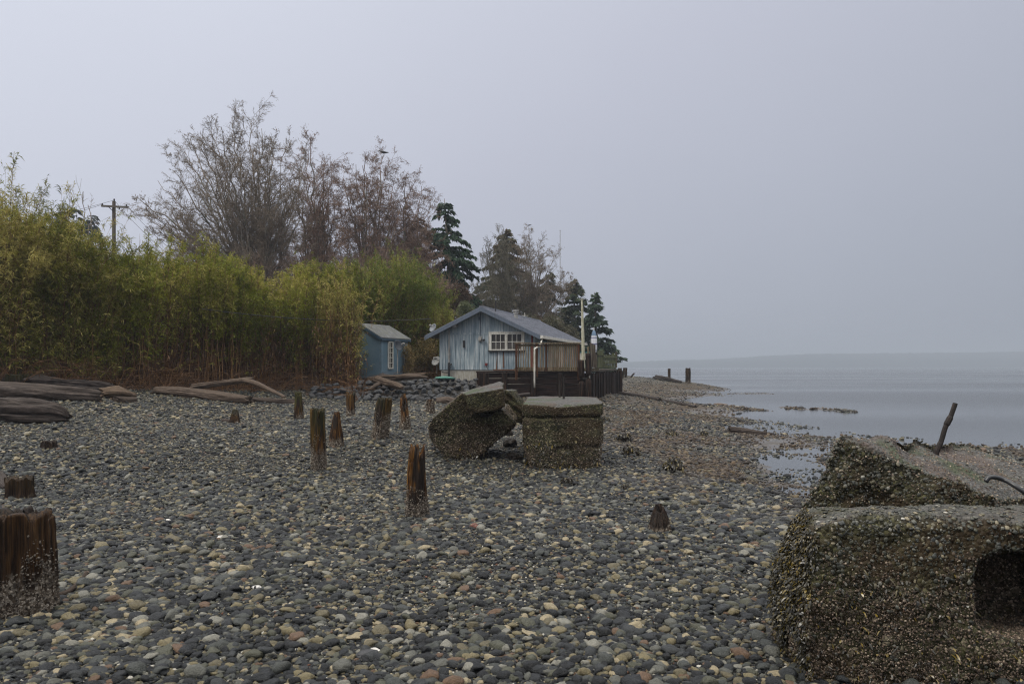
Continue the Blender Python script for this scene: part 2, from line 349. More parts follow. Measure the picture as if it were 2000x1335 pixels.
def scatter_pebbles():
    pts = []
    def zone(y0, y1, dens, med, sg, mar=1.6):
        n = int(dens * (y1 - y0) * (1.286 * (y0 + y1) / 2 + 2 * mar))
        y = RNG.uniform(y0, y1, int(n * 1.15)); x = RNG.uniform(-1, 1, len(y)) * (.643 * y1 + mar)
        k = np.abs(x) < .643 * y + mar; x, y = x[k], y[k]
        z = gz(x, y); q = np.stack([x, y, 0 * x], 1)
        patch = fbm(q * .55, 3, 21)
        s = med * np.exp(RNG.normal(0, sg, len(x)) + patch * .28)
        keep = (z > WZ + .0) | (RNG.random(len(x)) < np.clip((z - WZ + .06) / .06, 0, 1) * .25)
        keep &= ~((np.exp(-((x - .33 * y - .45) / 1.15) ** 4 - ((y - 19) / 6.8) ** 4) > RNG.random(len(x)) * .9 + .02))
        keep &= z < 1.35
        keep &= ~((x > 1.9) & (x < 4.4) & (y > 5.1) & (y < 6.2))
        pts.append(np.stack([x, y, z, np.clip(s, .011, .14)], 1)[keep])
    zone(3.6, 6.5, 2500, .028, .62); zone(6.5, 9.5, 2300, .028, .6); zone(9.5, 14, 1600, .029, .57); zone(14, 20, 850, .030, .52); zone(20, 34, 170, .045, .5); zone(34, 85, 12, .10, .4)
    zone(3.6, 14, 2.5, .13, .2)
    for x0, x1, y0, y1, n, med in ((2.5, 11, 11, 31, 5200, .062), (9, 16, 14, 24, 2200, .07), (10.5, 17.5, 33, 42, 2600, .10), (5, 17, 30, 60, 1200, .11), (3.4, 9.2, 12, 27, 9000, .036)):
        x, y = RNG.uniform(x0, x1, n), RNG.uniform(y0, y1, n); z = gz(x, y); q = np.stack([x, y, 0 * x], 1); s = med * np.exp(RNG.normal(0, .4, n))
        k = (z < -.02) & (z > (-.20 if med < .08 else -.108)) & (RNG.random(n) < sst(fbm(q * .8, 3, 51), -.5, .5) * np.clip((z + .21) / .1, 0, 1) ** 1.5 * (1 if med > .05 else .8))
        z = np.where(z < -.105, np.maximum(z, -.101 - s * .08), z); pts.append(np.stack([x, y, z, s], 1)[k])
    A = np.concatenate(pts); n = len(A); s = A[:, 3]
    tone = RNG.random(n); tone = np.where((s > .045) & (tone > .962), tone - .5, tone); tone = np.where((s < .03) & (RNG.random(n) < .05), .99, tone); tone = np.where(RNG.random(n) < .16, tone * .25, tone)
    flat = RNG.uniform(.38, .72, n); el = RNG.uniform(.62, .98, n)
    scl = np.stack([s * .5, s * .5 * el, s * .5 * flat], 1)
    rot = np.stack([RNG.normal(0, .22, n), RNG.normal(0, .22, n), RNG.uniform(0, 6.28, n)], 1)
    co = A[:, :3].copy(); co[:, 2] += scl[:, 2] * RNG.uniform(.1, .75, n)
    q = np.stack([A[:, 0], A[:, 1], 0 * s], 1)
    wd = np.clip(weedf(A[:, 0], A[:, 1], A[:, 2]) * sst(fbm(q * [.8, .45, 1], 4, 31), -.5, .2) * 1.3 * (RNG.random(n) < .85), 0, 1)
    me = bpy.data.meshes.new('beach_pebbles'); me.vertices.add(n); me.vertices.foreach_set('co', co.astype(np.float32).ravel())
    for nm, ty, key, v in (('scl', 'FLOAT_VECTOR', 'vector', scl), ('rot', 'FLOAT_VECTOR', 'vector', rot), ('tone', 'FLOAT', 'value', tone), ('weed', 'FLOAT', 'value', wd)):
        me.attributes.new(nm, ty, 'POINT').data.foreach_set(key, np.ascontiguousarray(v, np.float32).ravel())
    me.attributes.new('pick', 'INT', 'POINT').data.foreach_set('value', RNG.integers(0, 8, n).astype(np.int32))
    me.update(); print('pebbles', n)
    ng = bpy.data.node_groups.new('pebble_scatter', 'GeometryNodeTree')
    ng.interface.new_socket('Geometry', in_out='INPUT', socket_type='NodeSocketGeometry')
    ng.interface.new_socket('Geometry', in_out='OUTPUT', socket_type='NodeSocketGeometry')
    t = T(ng); gi = t.n('NodeGroupInput'); go = t.n('NodeGroupOutput')
    jn = t.n('GeometryNodeJoinGeometry')
    for k in range(8):
        ico = t.n('GeometryNodeMeshIcoSphere', {'Radius': 1.0, 'Subdivisions': 3})
        ps = t.n('GeometryNodeInputPosition').outputs[0]
        mp = t.n('ShaderNodeVectorMath', {0: ps, 1: (k * 5.1 + 1, k * 3.3, k * 7.7)}, operation='ADD').outputs[0]
        nz = t.n('ShaderNodeTexNoise', {'Vector': mp, 'Scale': .75, 'Detail': 1.5}).outputs['Color']
        c0 = t.n('ShaderNodeVectorMath', {0: nz, 1: (.5, .5, .5)}, operation='SUBTRACT').outputs[0]
        of = t.n('ShaderNodeVectorMath', {0: c0, 'Scale': 1.05}, operation='SCALE').outputs[0]
        sp = t.n('GeometryNodeSetPosition', {'Geometry': ico.outputs[0], 'Offset': of})
        ss = t.n('GeometryNodeSetShadeSmooth', {'Geometry': sp.outputs[0]})
        sm_ = t.n('GeometryNodeSetMaterial', {'Geometry': ss.outputs[0], 'Material': M_pebble})
        gg = t.n('GeometryNodeGeometryToInstance', {0: sm_.outputs[0]})
        ng.links.new(gg.outputs[0], jn.inputs[0])
    def na(nm, ty):
        nd = t.n('GeometryNodeInputNamedAttribute', data_type=ty); nd.inputs[0].default_value = nm; return nd.outputs[0]
    e2r = t.n('FunctionNodeEulerToRotation', {0: na('rot', 'FLOAT_VECTOR')}).outputs[0]
    ip = t.n('GeometryNodeInstanceOnPoints', {'Points': gi.outputs[0], 'Instance': jn.outputs[0], 'Pick Instance': True, 'Instance Index': na('pick', 'INT'),
             'Rotation': e2r, 'Scale': na('scl', 'FLOAT_VECTOR')})
    ng.links.new(ip.outputs[0], go.inputs[0])
    o = part('beach_pebbles', me, M_pebble, None, 'stuff')
    tag(o, 'wet grey, olive and tan pebbles covering the beach', 'pebbles')
    o.modifiers.new('scatter', 'NODES').node_group = ng
scatter_pebbles()
# ------------------------------------------------------------------ concrete
def G_concrete(t):
    o = t.pos(); top = t.attr('top'); low = t.attr('low')
    big = t.noise(o, 2.4, 6, .62); v = t.voro(o, 34, out='Color'); d1 = t.voro(o, 34); fine = t.noise(o, 40, 4)
    r = t.sep(v)[0]
    algae = t.ramp(big, [(.3, (.012, .012, .006)), (.45, (.028, .026, .012)), (.58, (.036, .035, .016)), (.72, (.045, .036, .022))])
    stones = t.ramp(r, [(0, .25), (.5, .8), (.8, 1.5), (.93, 2.6), (1, 4.2)])
    side = t.mix(.85, algae, stones, 'MULTIPLY')
    brown = t.mix(t.sm(t.noise(t.map(o, (1, 1, 3)), 1.3, 4), .42, .62), side, (.036, .023, .012))
    side = t.mix(.72, side, brown)
    barn = t.sm(r, .86, .93)
    side = t.mix(t.m('MULTIPLY', barn, t.m('MULTIPLY', low, .4)), side, (.20, .165, .125))
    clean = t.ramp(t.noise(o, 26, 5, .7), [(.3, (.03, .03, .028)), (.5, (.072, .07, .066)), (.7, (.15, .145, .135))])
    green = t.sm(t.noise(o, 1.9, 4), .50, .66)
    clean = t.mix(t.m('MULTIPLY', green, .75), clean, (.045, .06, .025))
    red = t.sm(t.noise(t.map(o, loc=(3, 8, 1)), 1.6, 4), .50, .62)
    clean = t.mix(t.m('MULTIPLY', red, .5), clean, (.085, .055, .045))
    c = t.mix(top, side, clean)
    h = t.m('ADD', t.m('MULTIPLY', d1, -1), t.m('MULTIPLY', fine, .6))
    return {'Base Color': c, 'Roughness': t.m('ADD', .5, t.m('MULTIPLY', fine, .3)), 'Specular IOR Level': .15, 'Normal': t.bump(h, .02, .9)}
M_conc = mat('barnacled_concrete', G_concrete)
def hull(name, pts):
    bm = bmesh.new()
    for p in pts: bm.verts.new([float(c) for c in p])
    r = bmesh.ops.convex_hull(bm, input=bm.verts)
    for v in [v for v in bm.verts if not v.link_faces]: bm.verts.remove(v)
    bmesh.ops.recalc_face_normals(bm, faces=bm.faces)
    me = bpy.data.meshes.new(name); bm.to_mesh(me); bm.free()
    o = bpy.data.objects.new(name, me); COL.objects.link(o); return o
def evaluated(o):
    dg = bpy.context.evaluated_depsgraph_get(); dg.update()
    return bpy.data.meshes.new_from_object(o.evaluated_get(dg), depsgraph=dg)
def vcon(me):
    n = len(me.vertices); V = np.empty(n * 3, np.float32); N = np.empty(n * 3, np.float32)
    me.vertices.foreach_get('co', V); me.vertex_normals.foreach_get('vector', N)
    return V.reshape(-1, 3).astype(float), N.reshape(-1, 3).astype(float)
def concrete(root, name, pts, voxel, amp, seed, topf, lowz, hole=None, extra=None, rnd=2):
    """hull of pts -> (minus hole) -> voxel remesh -> rounded -> rough surface"""
    o = hull('tmp', pts); junk = [o]
    if hole is not None:
        h = hull('tmp_hole', hole); junk.append(h)
        b = o.modifiers.new('b', 'BOOLEAN'); b.object = h; b.operation = 'DIFFERENCE'; b.solver = 'EXACT'
    r = o.modifiers.new('r', 'REMESH'); r.mode = 'VOXEL'; r.voxel_size = voxel
    s = o.modifiers.new('s', 'SMOOTH'); s.iterations = rnd; s.factor = .5
    me = evaluated(o); V, N = vcon(me)
    low = fbm(V * 1.6, 3, seed) * amp * 1.6
    mid = fbm(V * 6, 3, seed + 3) * amp * .6
    pit = np.minimum(0, vn(V * 3.1, seed + 7) + .35) * amp * 1.2
    fine = fbm(V * 22, 2, seed + 5) * amp * .28
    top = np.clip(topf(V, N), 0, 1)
    disp = low + (mid + pit) * (1 - .7 * top) + fine * (1 - .5 * top)
    if extra is not None: disp = disp + extra(V, N)
    V2 = V + N * disp[:, None] - np.array(root.location)
    me.vertices.foreach_set('co', V2.astype(np.float32).ravel())
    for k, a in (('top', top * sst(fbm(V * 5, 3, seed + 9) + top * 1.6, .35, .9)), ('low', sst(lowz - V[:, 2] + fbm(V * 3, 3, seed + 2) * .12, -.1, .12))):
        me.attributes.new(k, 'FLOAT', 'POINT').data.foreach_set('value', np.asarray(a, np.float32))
    me.polygons.foreach_set('use_smooth', np.ones(len(me.polygons), bool)); me.update(); me.name = name
    for j in junk: bpy.data.objects.remove(j)
    part(name, me, M_conc, root); return V + N * disp[:, None], N, top
# things stuck to the blocks: aggregate pebbles, barnacles, weed
def ico(sub):
    bm = bmesh.new(); bmesh.ops.create_icosphere(bm, subdivisions=sub, radius=1)
    V = np.array([v.co[:] for v in bm.verts]); Fc = np.array([[v.index for v in f.verts] for f in bm.faces]); bm.free(); return V, Fc
ICO1, ICO2 = ico(1), ico(2)
def basis(N):
    ref = np.where(np.abs(N[:, 2:3]) > .9, [[1., 0, 0]], [[0, 0, 1.]])
    X = np.cross(ref, N); X /= np.linalg.norm(X, axis=1, keepdims=True) + 1e-9; Y = np.cross(N, X); return X, Y
def stuck(root, name, V, N, n, size, flat, weight, m, proto=None, sink=.3, rng=None, label=None, local=False):
    rng = rng or RNG; org = np.zeros(3) if local else np.array(root.location); pv, pf = proto or ICO1
    w_ = weight / weight.sum(); i = rng.choice(len(V), n, p=w_)
    p, nn = V[i], N[i]; X, Y = basis(nn); a = rng.uniform(0, 6.28, n)[:, None]
    X, Y = X * np.cos(a) + Y * np.sin(a), Y * np.cos(a) - X * np.sin(a)
    s = (size[0] + (size[1] - size[0]) * rng.random(n) ** 2.2)[:, None]; el = rng.uniform(.55, 1, n)[:, None]; fl = flat * rng.uniform(.7, 1.2, n)[:, None]
    j = 1 + .22 * rng.normal(size=(n, len(pv), 1)) * .6
    q = pv[None] * j
    p = p + rng.normal(size=p.shape) * s * .3 + X * rng.uniform(-.016, .016, (n, 1)) + Y * rng.uniform(-.016, .016, (n, 1))
    W_ = p[:, None] + q[..., 0:1] * (X * s)[:, None] + q[..., 1:2] * (Y * s * el)[:, None] + (q[..., 2:3] - sink) * (nn * s * fl)[:, None]
    Fc = (pf[None] + (np.arange(n) * len(pv))[:, None, None]).reshape(-1, pf.shape[1])
    me = mesh(name, W_.reshape(-1, 3) - org, Fc, {'tone': np.repeat(rng.random(n), len(pv))}, True)
    return part(name, me, m, root, 'stuff', label)
def G_agg(t):
    c = pebble_tones(t, t.attr('tone')); o = t.pos()
    film = t.sm(t.noise(o, 3, 4), .3, .6)
    c = t.mix(t.m('ADD', .25, t.m('MULTIPLY', film, .5)), c, (.030, .030, .016))
    return {'Base Color': c, 'Roughness': .5, 'Normal': t.bump(t.noise(o, 60, 3), .005, .5)}
M_agg = mat('aggregate_stone', G_agg)
M_barn = mat('barnacle_shell', lambda t: {'Base Color': t.ramp(t.attr('tone'), [(0, (0.021, 0.014, 0.009)), (.35, (0.058, 0.040, 0.025)), (.65, (0.104, 0.072, 0.048)), (.85, (0.177, 0.130, 0.091)), (1, (0.333, 0.270, 0.202))]), 'Roughness': .75})
M_weed = mat('bladder_weed', lambda t: {'Base Color': t.ramp(t.attr('tone'), [(0, (.008, .007, .003)), (.45, (.022, .018, .006)), (.75, (.06, .045, .008)), (1, (.16, .11, .012))]), 'Roughness': .3, 'Specular IOR Level': .5})
# barnacle: little ring cone
_a = np.arange(6) * pi / 3
BARN = (np.concatenate([np.stack([np.cos(_a), np.sin(_a), 0*_a], 1), np.stack([.5*np.cos(_a), .5*np.sin(_a), 0*_a + 1.1], 1), [[0, 0, .5]]]),
        np.array([[k, (k+1) % 6, 6+(k+1) % 6, 6+k] for k in range(6)] + [[6+k, 6+(k+1) % 6, 12, 12] for k in range(6)]))
BARN = (BARN[0], np.array([f for q in BARN[1] for f in ([q[0], q[1], q[2]], [q[0], q[2], q[3]]) if len(set(f)) == 3]))
def weed(root, V, N, n, weight, L=(.05, .14), wd=.012):
    w_ = weight / weight.sum(); i = RNG.choice(len(V), n, p=w_); p, nn = V[i] + RNG.normal(size=(n, 3)) * .01, N[i]
    X, Y = basis(nn); l = RNG.uniform(*L, n)[:, None]; ww = RNG.uniform(.5, 1.3, n)[:, None] * wd
    side = X * RNG.choice([-1, 1], n)[:, None] + RNG.normal(size=(n, 3)) * .4
    side /= np.linalg.norm(side, axis=1, keepdims=True)
    rows = []; q = p + nn * .004; dr = nn * .55 + side * RNG.normal(size=(n, 1)) * .5 + np.array([0, 0, -.35])
    for k in range(4):
        wk = ww * (.5, 1, 1.15, .5)[k]; tw = side + nn * RNG.normal(size=(n, 1)) * .3
        rows += [q - tw * wk, q + tw * wk]
        q = q + dr * l / 3; dr = dr + np.array([0, 0, -.45]) + RNG.normal(size=(n, 3)) * .25
    W_ = np.stack(rows, 1).reshape(-1, 3); b = (np.arange(n) * 8)[:, None, None]
    Fc = (b + np.array([[0, 1, 3, 2], [2, 3, 5, 4], [4, 5, 7, 6]])[None]).reshape(-1, 4)
    me = mesh('seaweed', W_ - np.array(root.location), Fc, {'tone': np.repeat(np.clip(RNG.random(n) ** 1.3 + .25 * vn(p * 5, 3), 0, 1), 8)}, True)
    return part('seaweed', me, M_weed, root, 'stuff')
def prism(poly, Y0, Y1, sh=(0, 0), scale=1.0):
    """front outline (pixels at depth Y0) carried back to depth Y1 at its real size"""
    a = [P(x, y, Y0) for x, y in poly]; c = np.mean(a, 0)
    return a + [c + (p - c) * scale + np.array([sh[0], Y1 - Y0, sh[1]]) for p in a]
UP = lambda V, N: sst(N[:, 2], .55, .85)
M_rust = mat('rusty_iron', lambda t: {'Base Color': t.ramp(t.noise(t.pos(), 25, 4), [(.3, (.006, .005, .004)), (.6, (.018, .012, .009)), (.8, (.05, .028, .018))]), 'Roughness': .7, 'Metallic': .2, 'Normal': t.bump(t.noise(t.pos(), 70, 3), .006)})

# near right: block with the square hole
g0 = -.15
r = thing('concrete_block', 'big barnacled concrete block with a square hole, nearest at the right edge', 'concrete block', (2.9, 5.6, 0))
pts = [P(1597,1028,5.1), P(1690,990,5.2), P(2150,1036,5.1), (1.88,5.0,g0), (4.4,5.0,g0), (2.12,5.85,.93), (4.4,5.85,.93), (1.98,6.1,g0), (1.92,5.75,.35), (4.5,6.2,g0), (1.84,5.03,.28)]
hole = [(3.235 + (.08 if y > 5 else 0) + .345 * np.sign(cos(a)) * abs(cos(a)) ** .5, y, .575 - (.12 if y > 5 and sin(a) < 0 else 0) + .25 * np.sign(sin(a)) * abs(sin(a)) ** .5) for y in (4.5, 5.62) for a in np.linspace(.1, 6.38, 18, endpoint=False)]
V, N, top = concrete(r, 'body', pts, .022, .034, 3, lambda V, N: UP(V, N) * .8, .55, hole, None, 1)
vis = (N[:, 1] < .5) * 1.0; inhole = ((V[:, 0] > 2.85) & (V[:, 0] < 3.62) & (V[:, 2] > .3) & (V[:, 2] < .86) & (V[:, 1] > 5.12)) * 1.0
sideL = sst(-N[:, 0], .35, .7)
stuck(r, 'aggregate', V, N, 16000, (.003, .019), .4, (vis * (.25 + sst(V[:, 2], .35, .8) * 1.6) * (1 - inhole) * (1 - .55 * sideL)) + 1e-9, M_agg, ICO2, .75)
stuck(r, 'barnacles', V, N, 52000, (.004, .0105), .9, vis * (sst(.85 - V[:, 2] + .25 * fbm(V * 3, 2, 8), .05, .5) * (1 - .55 * sideL) + .5 * inhole) + 1e-9, M_barn, BARN, .05)
weed(r, V, N, 24000, sideL * sst(V[:, 2], -.1, .3) * sst(fbm(V * 4, 3, 4), -.6, .3) + .02 * vis * sst(.9 - V[:, 2], 0, .4) * (1 - inhole) + 1e-9, (.010, .036), .006)

# near right: tilted block behind it with the rusty rod
r = thing('concrete_block', 'tilted concrete block with a rusty rod standing in its sloping top', 'concrete block', (3.8, 7.3, 0))
A, B, C, D = P(1636,842,6.7), P(1900,872,8.8), P(1945,968,6.55), P(2190,960,8.3)
pts = [A, B, C, D, P(1690,875,6.62), (2.15,6.45,g0), (2.22,6.5,.5), (4.2,6.35,g0), (6.2,8.2,g0), (4.9,9.0,g0), (2.9,7.3,g0)]
nrm = np.cross(C - A, B - A); nrm /= np.linalg.norm(nrm); nrm *= np.sign(nrm[2])
def ledge(V, N):   # broken step across the sloping top
    t_ = sst(N @ nrm, .75, .95); u = (V - A) @ ((C + D) / 2 - (A + B) / 2) / np.linalg.norm((C + D) / 2 - (A + B) / 2)
    e = fbm(V * 2.3, 3, 12) * .25
    return -t_ * (.055 * sst(u + e, .62, .68) + .035 * (np.abs(u + e - .62) < .05)) - (1 - t_) * np.maximum(0, fbm(V * 2.6, 3, 31)) * .06
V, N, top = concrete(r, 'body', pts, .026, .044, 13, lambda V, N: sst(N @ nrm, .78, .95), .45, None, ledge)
vis = (N[:, 1] < .6) * 1.0
stuck(r, 'aggregate', V, N, 13000, (.004, .021), .4, vis * (1 - .93 * top) * (.3 + sst(V[:, 2], .3, .9)) + 1e-9, M_agg, ICO2, .7)
stuck(r, 'barnacles', V, N, 15000, (.005, .011), .9, vis * (1 - .8 * top) + .25 * top + 1e-9, M_barn, BARN, .05)
weed(r, V, N, 9000, vis * (1 - top) * sst(1.0 - V[:, 2] + .5 * fbm(V * 3, 2, 9), .2, .8) + 1e-9, (.010, .036), .006)
b = P(1828,892,7.7); MB().tube(smooth_path([b + (0, 0, -.1), b + (.0, 0, .03), P(1838,862,7.7), P(1845,838,7.7), P(1849,828,7.7), P(1857,812,7.7), P(1866,787,7.7)], 5), [.027]*10 + [.024]*10 + [.030]*5 + [.023]*6).wbuild('rod', M_rust, r)
M_pipe = mat('black_pipe', lambda t: {'Base Color': (.018, .019, .021), 'Roughness': .35})
MB().tube(smooth_path([P(1925,940,7.0), P(1935,931,7.0), P(1960,936,7.0), P(1985,950,6.9), P(2030,980,6.8)], 5), .021, 10).wbuild('pipe', M_pipe, r, True)

# middle: squarish block with the pale top and two rods
r = thing('concrete_block', 'upright squarish concrete block with pale flat top and two rods', 'concrete block', (.95, 16.2, 0))
pts = [P(1022,789,15.25), P(1090,795,15.15), P(1177,787,15.3), P(1022,860,15.3), P(1178,850,15.35), P(1040,917,15.1), P(1168,921,15.1), P(1035,905,15.3), P(1172,905,15.4),
       P(1030,773.5,17.6), P(1166,773.5,17.6), (.36,17.5,.0), (1.72,17.5,.0), P(1026,895,15.5)]
def cracks(V, N):
    s = 1 - sst(N[:, 2], .5, .8); z = V[:, 2] + .02 * fbm(V * 4, 3, 2)
    return -s * (.05 * np.exp(-((z - 1.04) / .025) ** 2) + .05 * sst(.52 - z, 0, .05) * sst(z, .3, .45) * (vn(V * 2, 5) > .1) + .045 * np.exp(-((z - .48) / .03) ** 2) * sst(V[:, 0], 1.2, 1.5))
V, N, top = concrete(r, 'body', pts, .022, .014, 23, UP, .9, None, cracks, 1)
vis = (N[:, 1] < .5) * (1 - top)
stuck(r, 'barnacles', V, N, 20000, (.005, .014), .8, vis * (.25 + sst(.75 - V[:, 2], 0, .4)) + 1e-9, M_barn, BARN, .1)
weed(r, V, N, 900, vis * sst(.75 - V[:, 2] + .3 * fbm(V * 3, 2, 3), 0, .5) + 1e-9, (.04, .09), .012)
for x, y0, y1 in ((1093, 773, 742), (1101, 777, 735)):
    q0, q1 = P(x, y0, 16.6 if x > 1095 else 17), P(x, y1, 16.6 if x > 1095 else 17)
    MB().tube([q0 - (0, 0, .1), q0, (q0 + q1) / 2 + (.005, 0, 0), q1], .022).wbuild('rod', M_rust, r)

# middle left: tumbled concrete in three pieces
r = thing('concrete_chunk', 'large tumbled concrete chunk leaning left of the squarish block', 'concrete chunk', (-.95, 16.6, 0))
poly = [(834,836), (846,815), (902,770), (930,768), (985,800), (1006,826), (985,842), (944,886), (926,897), (886,899), (850,874), (836,852)]
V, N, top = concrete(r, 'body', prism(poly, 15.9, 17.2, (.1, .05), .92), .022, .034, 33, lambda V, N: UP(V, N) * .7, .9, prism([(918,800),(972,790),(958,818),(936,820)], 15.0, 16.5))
vis = (N[:, 1] < .5) * (1 - top)
stuck(r, 'barnacles', V, N, 20000, (.005, .014), .8, vis * (.4 + sst(1.0 - V[:, 2], 0, .5)) + 1e-9, M_barn, BARN, .1)
weed(r, V, N, 500, vis * sst(.45 - V[:, 2] + .3 * fbm(V * 3, 2, 3), 0, .5) + 1e-9, (.04, .09), .012)
r = thing('concrete_slab', 'mossy concrete slab perched on top of the tumbled chunk', 'concrete slab', (-.6, 16.1, 1.2))
pts = prism([(909,770), (983,758), (986,792), (966,803), (930,806), (917,797)], 15.1, 15.2) + [P(898,766,16.3), P(976,743,16.6), P(985,748,16.6), P(985,790,16.3), P(925,800,16.3)]
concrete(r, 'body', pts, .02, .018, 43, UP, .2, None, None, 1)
r = thing('concrete_slab', 'ribbed concrete slab leaning behind the tumbled chunk', 'concrete slab', (.05, 17.6, .8))
pts = prism([(984,761), (994,762), (1021,800), (1021,828), (1000,822), (984,795)], 17.3, 17.7, (.15, .0))
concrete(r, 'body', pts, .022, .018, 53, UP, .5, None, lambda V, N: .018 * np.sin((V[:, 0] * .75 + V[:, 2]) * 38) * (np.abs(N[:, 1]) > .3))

M_barn2 = mat('pale_barnacles', lambda t: {'Base Color': t.ramp(t.attr('tone'), [(0, (0.036, 0.029, 0.022)), (.5, (0.102, 0.081, 0.061)), (1, (0.252, 0.220, 0.176))]), 'Roughness': .8})
# ------------------------------------------------------------------ wood
def G_pile(t):
    o = t.obj(); z = t.sep(o)[2]; bh = t.attr('barn'); orange = t.attr('rust'); gn = t.attr('moss')
    g1 = t.noise(t.map(o, (34, 34, 1.3)), 1, 6, .65); g2 = t.noise(t.map(o, (85, 85, 3)), 1, 4)
    blot = t.noise(o, 3.2, 4)
    dark = t.ramp(g1, [(.3, (.004, .0035, .003)), (.5, (.016, .011, .008)), (.7, (.04, .026, .017))])
    rust = t.ramp(t.m('ADD', t.m('MULTIPLY', g1, .55), t.m('MULTIPLY', g2, .45)), [(.36, (.005, .003, .002)), (.45, (.035, .014, .004)), (.53, (.115, .05, .010)), (.64, (.26, .135, .035))])
    c = t.mix(orange, dark, rust)
    c = t.mix(t.m('MULTIPLY', gn, .7), c, t.ramp(g2, [(.3, (.02, .025, .006)), (.7, (.07, .075, .02))]))
    sp = t.sep(t.voro(o, 48, out='Color'))[0]
    shell = t.ramp(sp, [(0, (.018, .012, .008)), (.35, (.06, .045, .032)), (.7, (.12, .098, .075)), (.9, (.24, .21, .17)), (1, (.36, .32, .27))])
    c = t.mix(t.m('MULTIPLY', bh, t.sm(blot, .30, .5)), c, shell)
    return {'Base Color': c, 'Roughness': .5, 'Specular IOR Level': .14, 'Normal': t.bump(t.m('ADD', g1, t.m('MULTIPLY', g2, .5)), .02, .9)}
M_pile = mat('rotten_pile_wood', G_pile)
def stump(px, py, ytop, wpx, label, seed, taper=.1, jag=.25, lean=0, barn=.35, rust=.6, moss=.0, split=0, point=0, base=None, name='piling_stump', cat='stump', shells=0, flat=0):
    b = G(px, py) if base is None else np.array(base); Y = b[1]; R = wpx / F * Y / 2; h = (py - ytop) / F * Y
    r = thing(name, label, cat, b, 0, 'old piling stumps on the beach'); n, m = 120, 44
    th = np.linspace(0, 2 * pi, n, endpoint=False); tt = np.linspace(-.12, 1, m)
    TH, TT = np.meshgrid(th, tt); cs = np.stack([np.cos(TH).ravel(), np.sin(TH).ravel(), TT.ravel() * 0], 1)
    ringn = fbm(np.stack([np.cos(th) * 2.2, np.sin(th) * 2.2, 0 * th + seed], 1), 4, seed)
    fine = vn(np.stack([np.cos(th) * 9, np.sin(th) * 9, 0 * th + seed], 1), seed + 2)
    hh = 1 - jag * np.clip(.35 + ringn * .6 + fine * .25 + .17 * vn(np.stack([np.cos(th) * 17, np.sin(th) * 17, 0 * th + seed], 1), seed + 3), 0, 1)
    if point: hh = 1 - point * np.clip((1 - np.cos(th - (seed % 6))) / 2 + .25 * ringn, 0, 1)
    if split: hh = hh - split * np.exp(-(((th - 5.1 + pi) % (2 * pi) - pi) / .16) ** 2)
    hmax = hh.max(); hh /= hmax
    Tt = TT.ravel(); tc = np.clip(Tt, 0, 1)
    prof = 1 - taper * tc ** 1.5 + .06 * (1 - sst(tc, 0, .35))
    rad = R * prof * (1 + .17 * fbm(np.concatenate([cs[:, :2] * 2.5, (Tt * h * 1.2)[:, None] + seed], 1), 4, seed) + .085 * fbm(np.concatenate([cs[:, :2] * 10, (Tt * h * .8)[:, None]], 1), 3, seed + 4))
    z = Tt * np.tile(hh, m) * h
    V = np.stack([cs[:, 0] * rad + lean * z, cs[:, 1] * rad, z], 1)
    # hollow, splintered top
    rings = [V]; last = V[-n:]
    for k, s in enumerate((.85, .62, .38, .16)):
        c0 = last.mean(0); q = c0 + (last - c0) * s; nn = fbm(np.stack([q[:, 0] / R * 4, q[:, 1] / R * 4, 0 * q[:, 0] + seed], 1), 3, seed + 9)
        q[:, 2] = (last[:, 2] * s + h * (1 - jag * .55 - point * .4) * (1 - s)) + nn * h * (.5 * jag + .02) * (0 if flat else 1); q[:, 2] = np.minimum(q[:, 2], h * 1.0); rings.append(q)
    V = np.concatenate(rings); M = m + 4
    k = (np.arange(M - 1)[:, None] * n + np.arange(n)[None]); k2 = (np.arange(M - 1)[:, None] * n + (np.arange(n)[None] + 1) % n)
    Fc = np.stack([k, k2, k2 + n, k + n], -1).reshape(-1, 4)
    q = np.concatenate([V[:, :2] / R * 1.3, V[:, 2:] * 2], 1); nz = fbm(q, 3, seed + 20)
    bn = sst(barn - V[:, 2] / h + nz * .22, -.05, .12)
    front = -V[:, 1] / R
    ru = np.clip(rust * sst(nz * 1.3 + front * .35 + .15, -.2, .45), 0, 1)
    mo = np.clip(moss * sst(V[:, 2] / h + nz * .4, .35, .7), 0, 1)
    part('post', mesh('post', V, Fc, {'barn': bn, 'rust': ru, 'moss': mo}, True), M_pile, r)
    if shells:
        W_, N_ = vcon(r.children[0].data)
        stuck(r, 'barnacles', W_, N_, shells, (.004, .013), .8, sst(barn * 1.15 - W_[:, 2] / h + fbm(W_ * 5, 3, seed) * .25, -.1, .25) * (N_[:, 1] < .4) + 1e-9, M_barn2, BARN, .1, None, None, True)
    return r
stump(815, 1008, 868, 39, 'tall rust orange stump standing alone on the open foreground pebbles', 3, .22, .32, 0, .30, 1.0, 0, shells=2600)
stump(622, 917, 797, 29, 'tall split stump with a dark cleft and heavy barnacle base', 5, .05, .12, -.01, .36, .75, .5, split=.28, shells=1400)
stump(656, 871, 803, 27, 'dark red bottle-shaped stump tapering to a thin neck beside the split stump', 8, .62, .15, .03, .22, .55, 0)
stump(741, 854, 776, 32, 'thick stump leaning right with barnacles over its lower half', 11, .12, .15, .14, .55, .6, .35, shells=900)
stump(791, 838, 769, 20, 'slim stump ending in a sharp orange point left of the tumbled chunk', 14, .25, .2, -.03, .42, .95, 0, point=.5)
stump(685, 812, 764, 17, 'short orange stump with a notched top in front of the loose rocks', 17, .1, .3, 0, .32, .75, .2)
stump(584, 819, 765, 17, 'slender mossy stump with a green top, farthest left of the cluster', 20, .25, .25, -.02, .15, .45, .9)
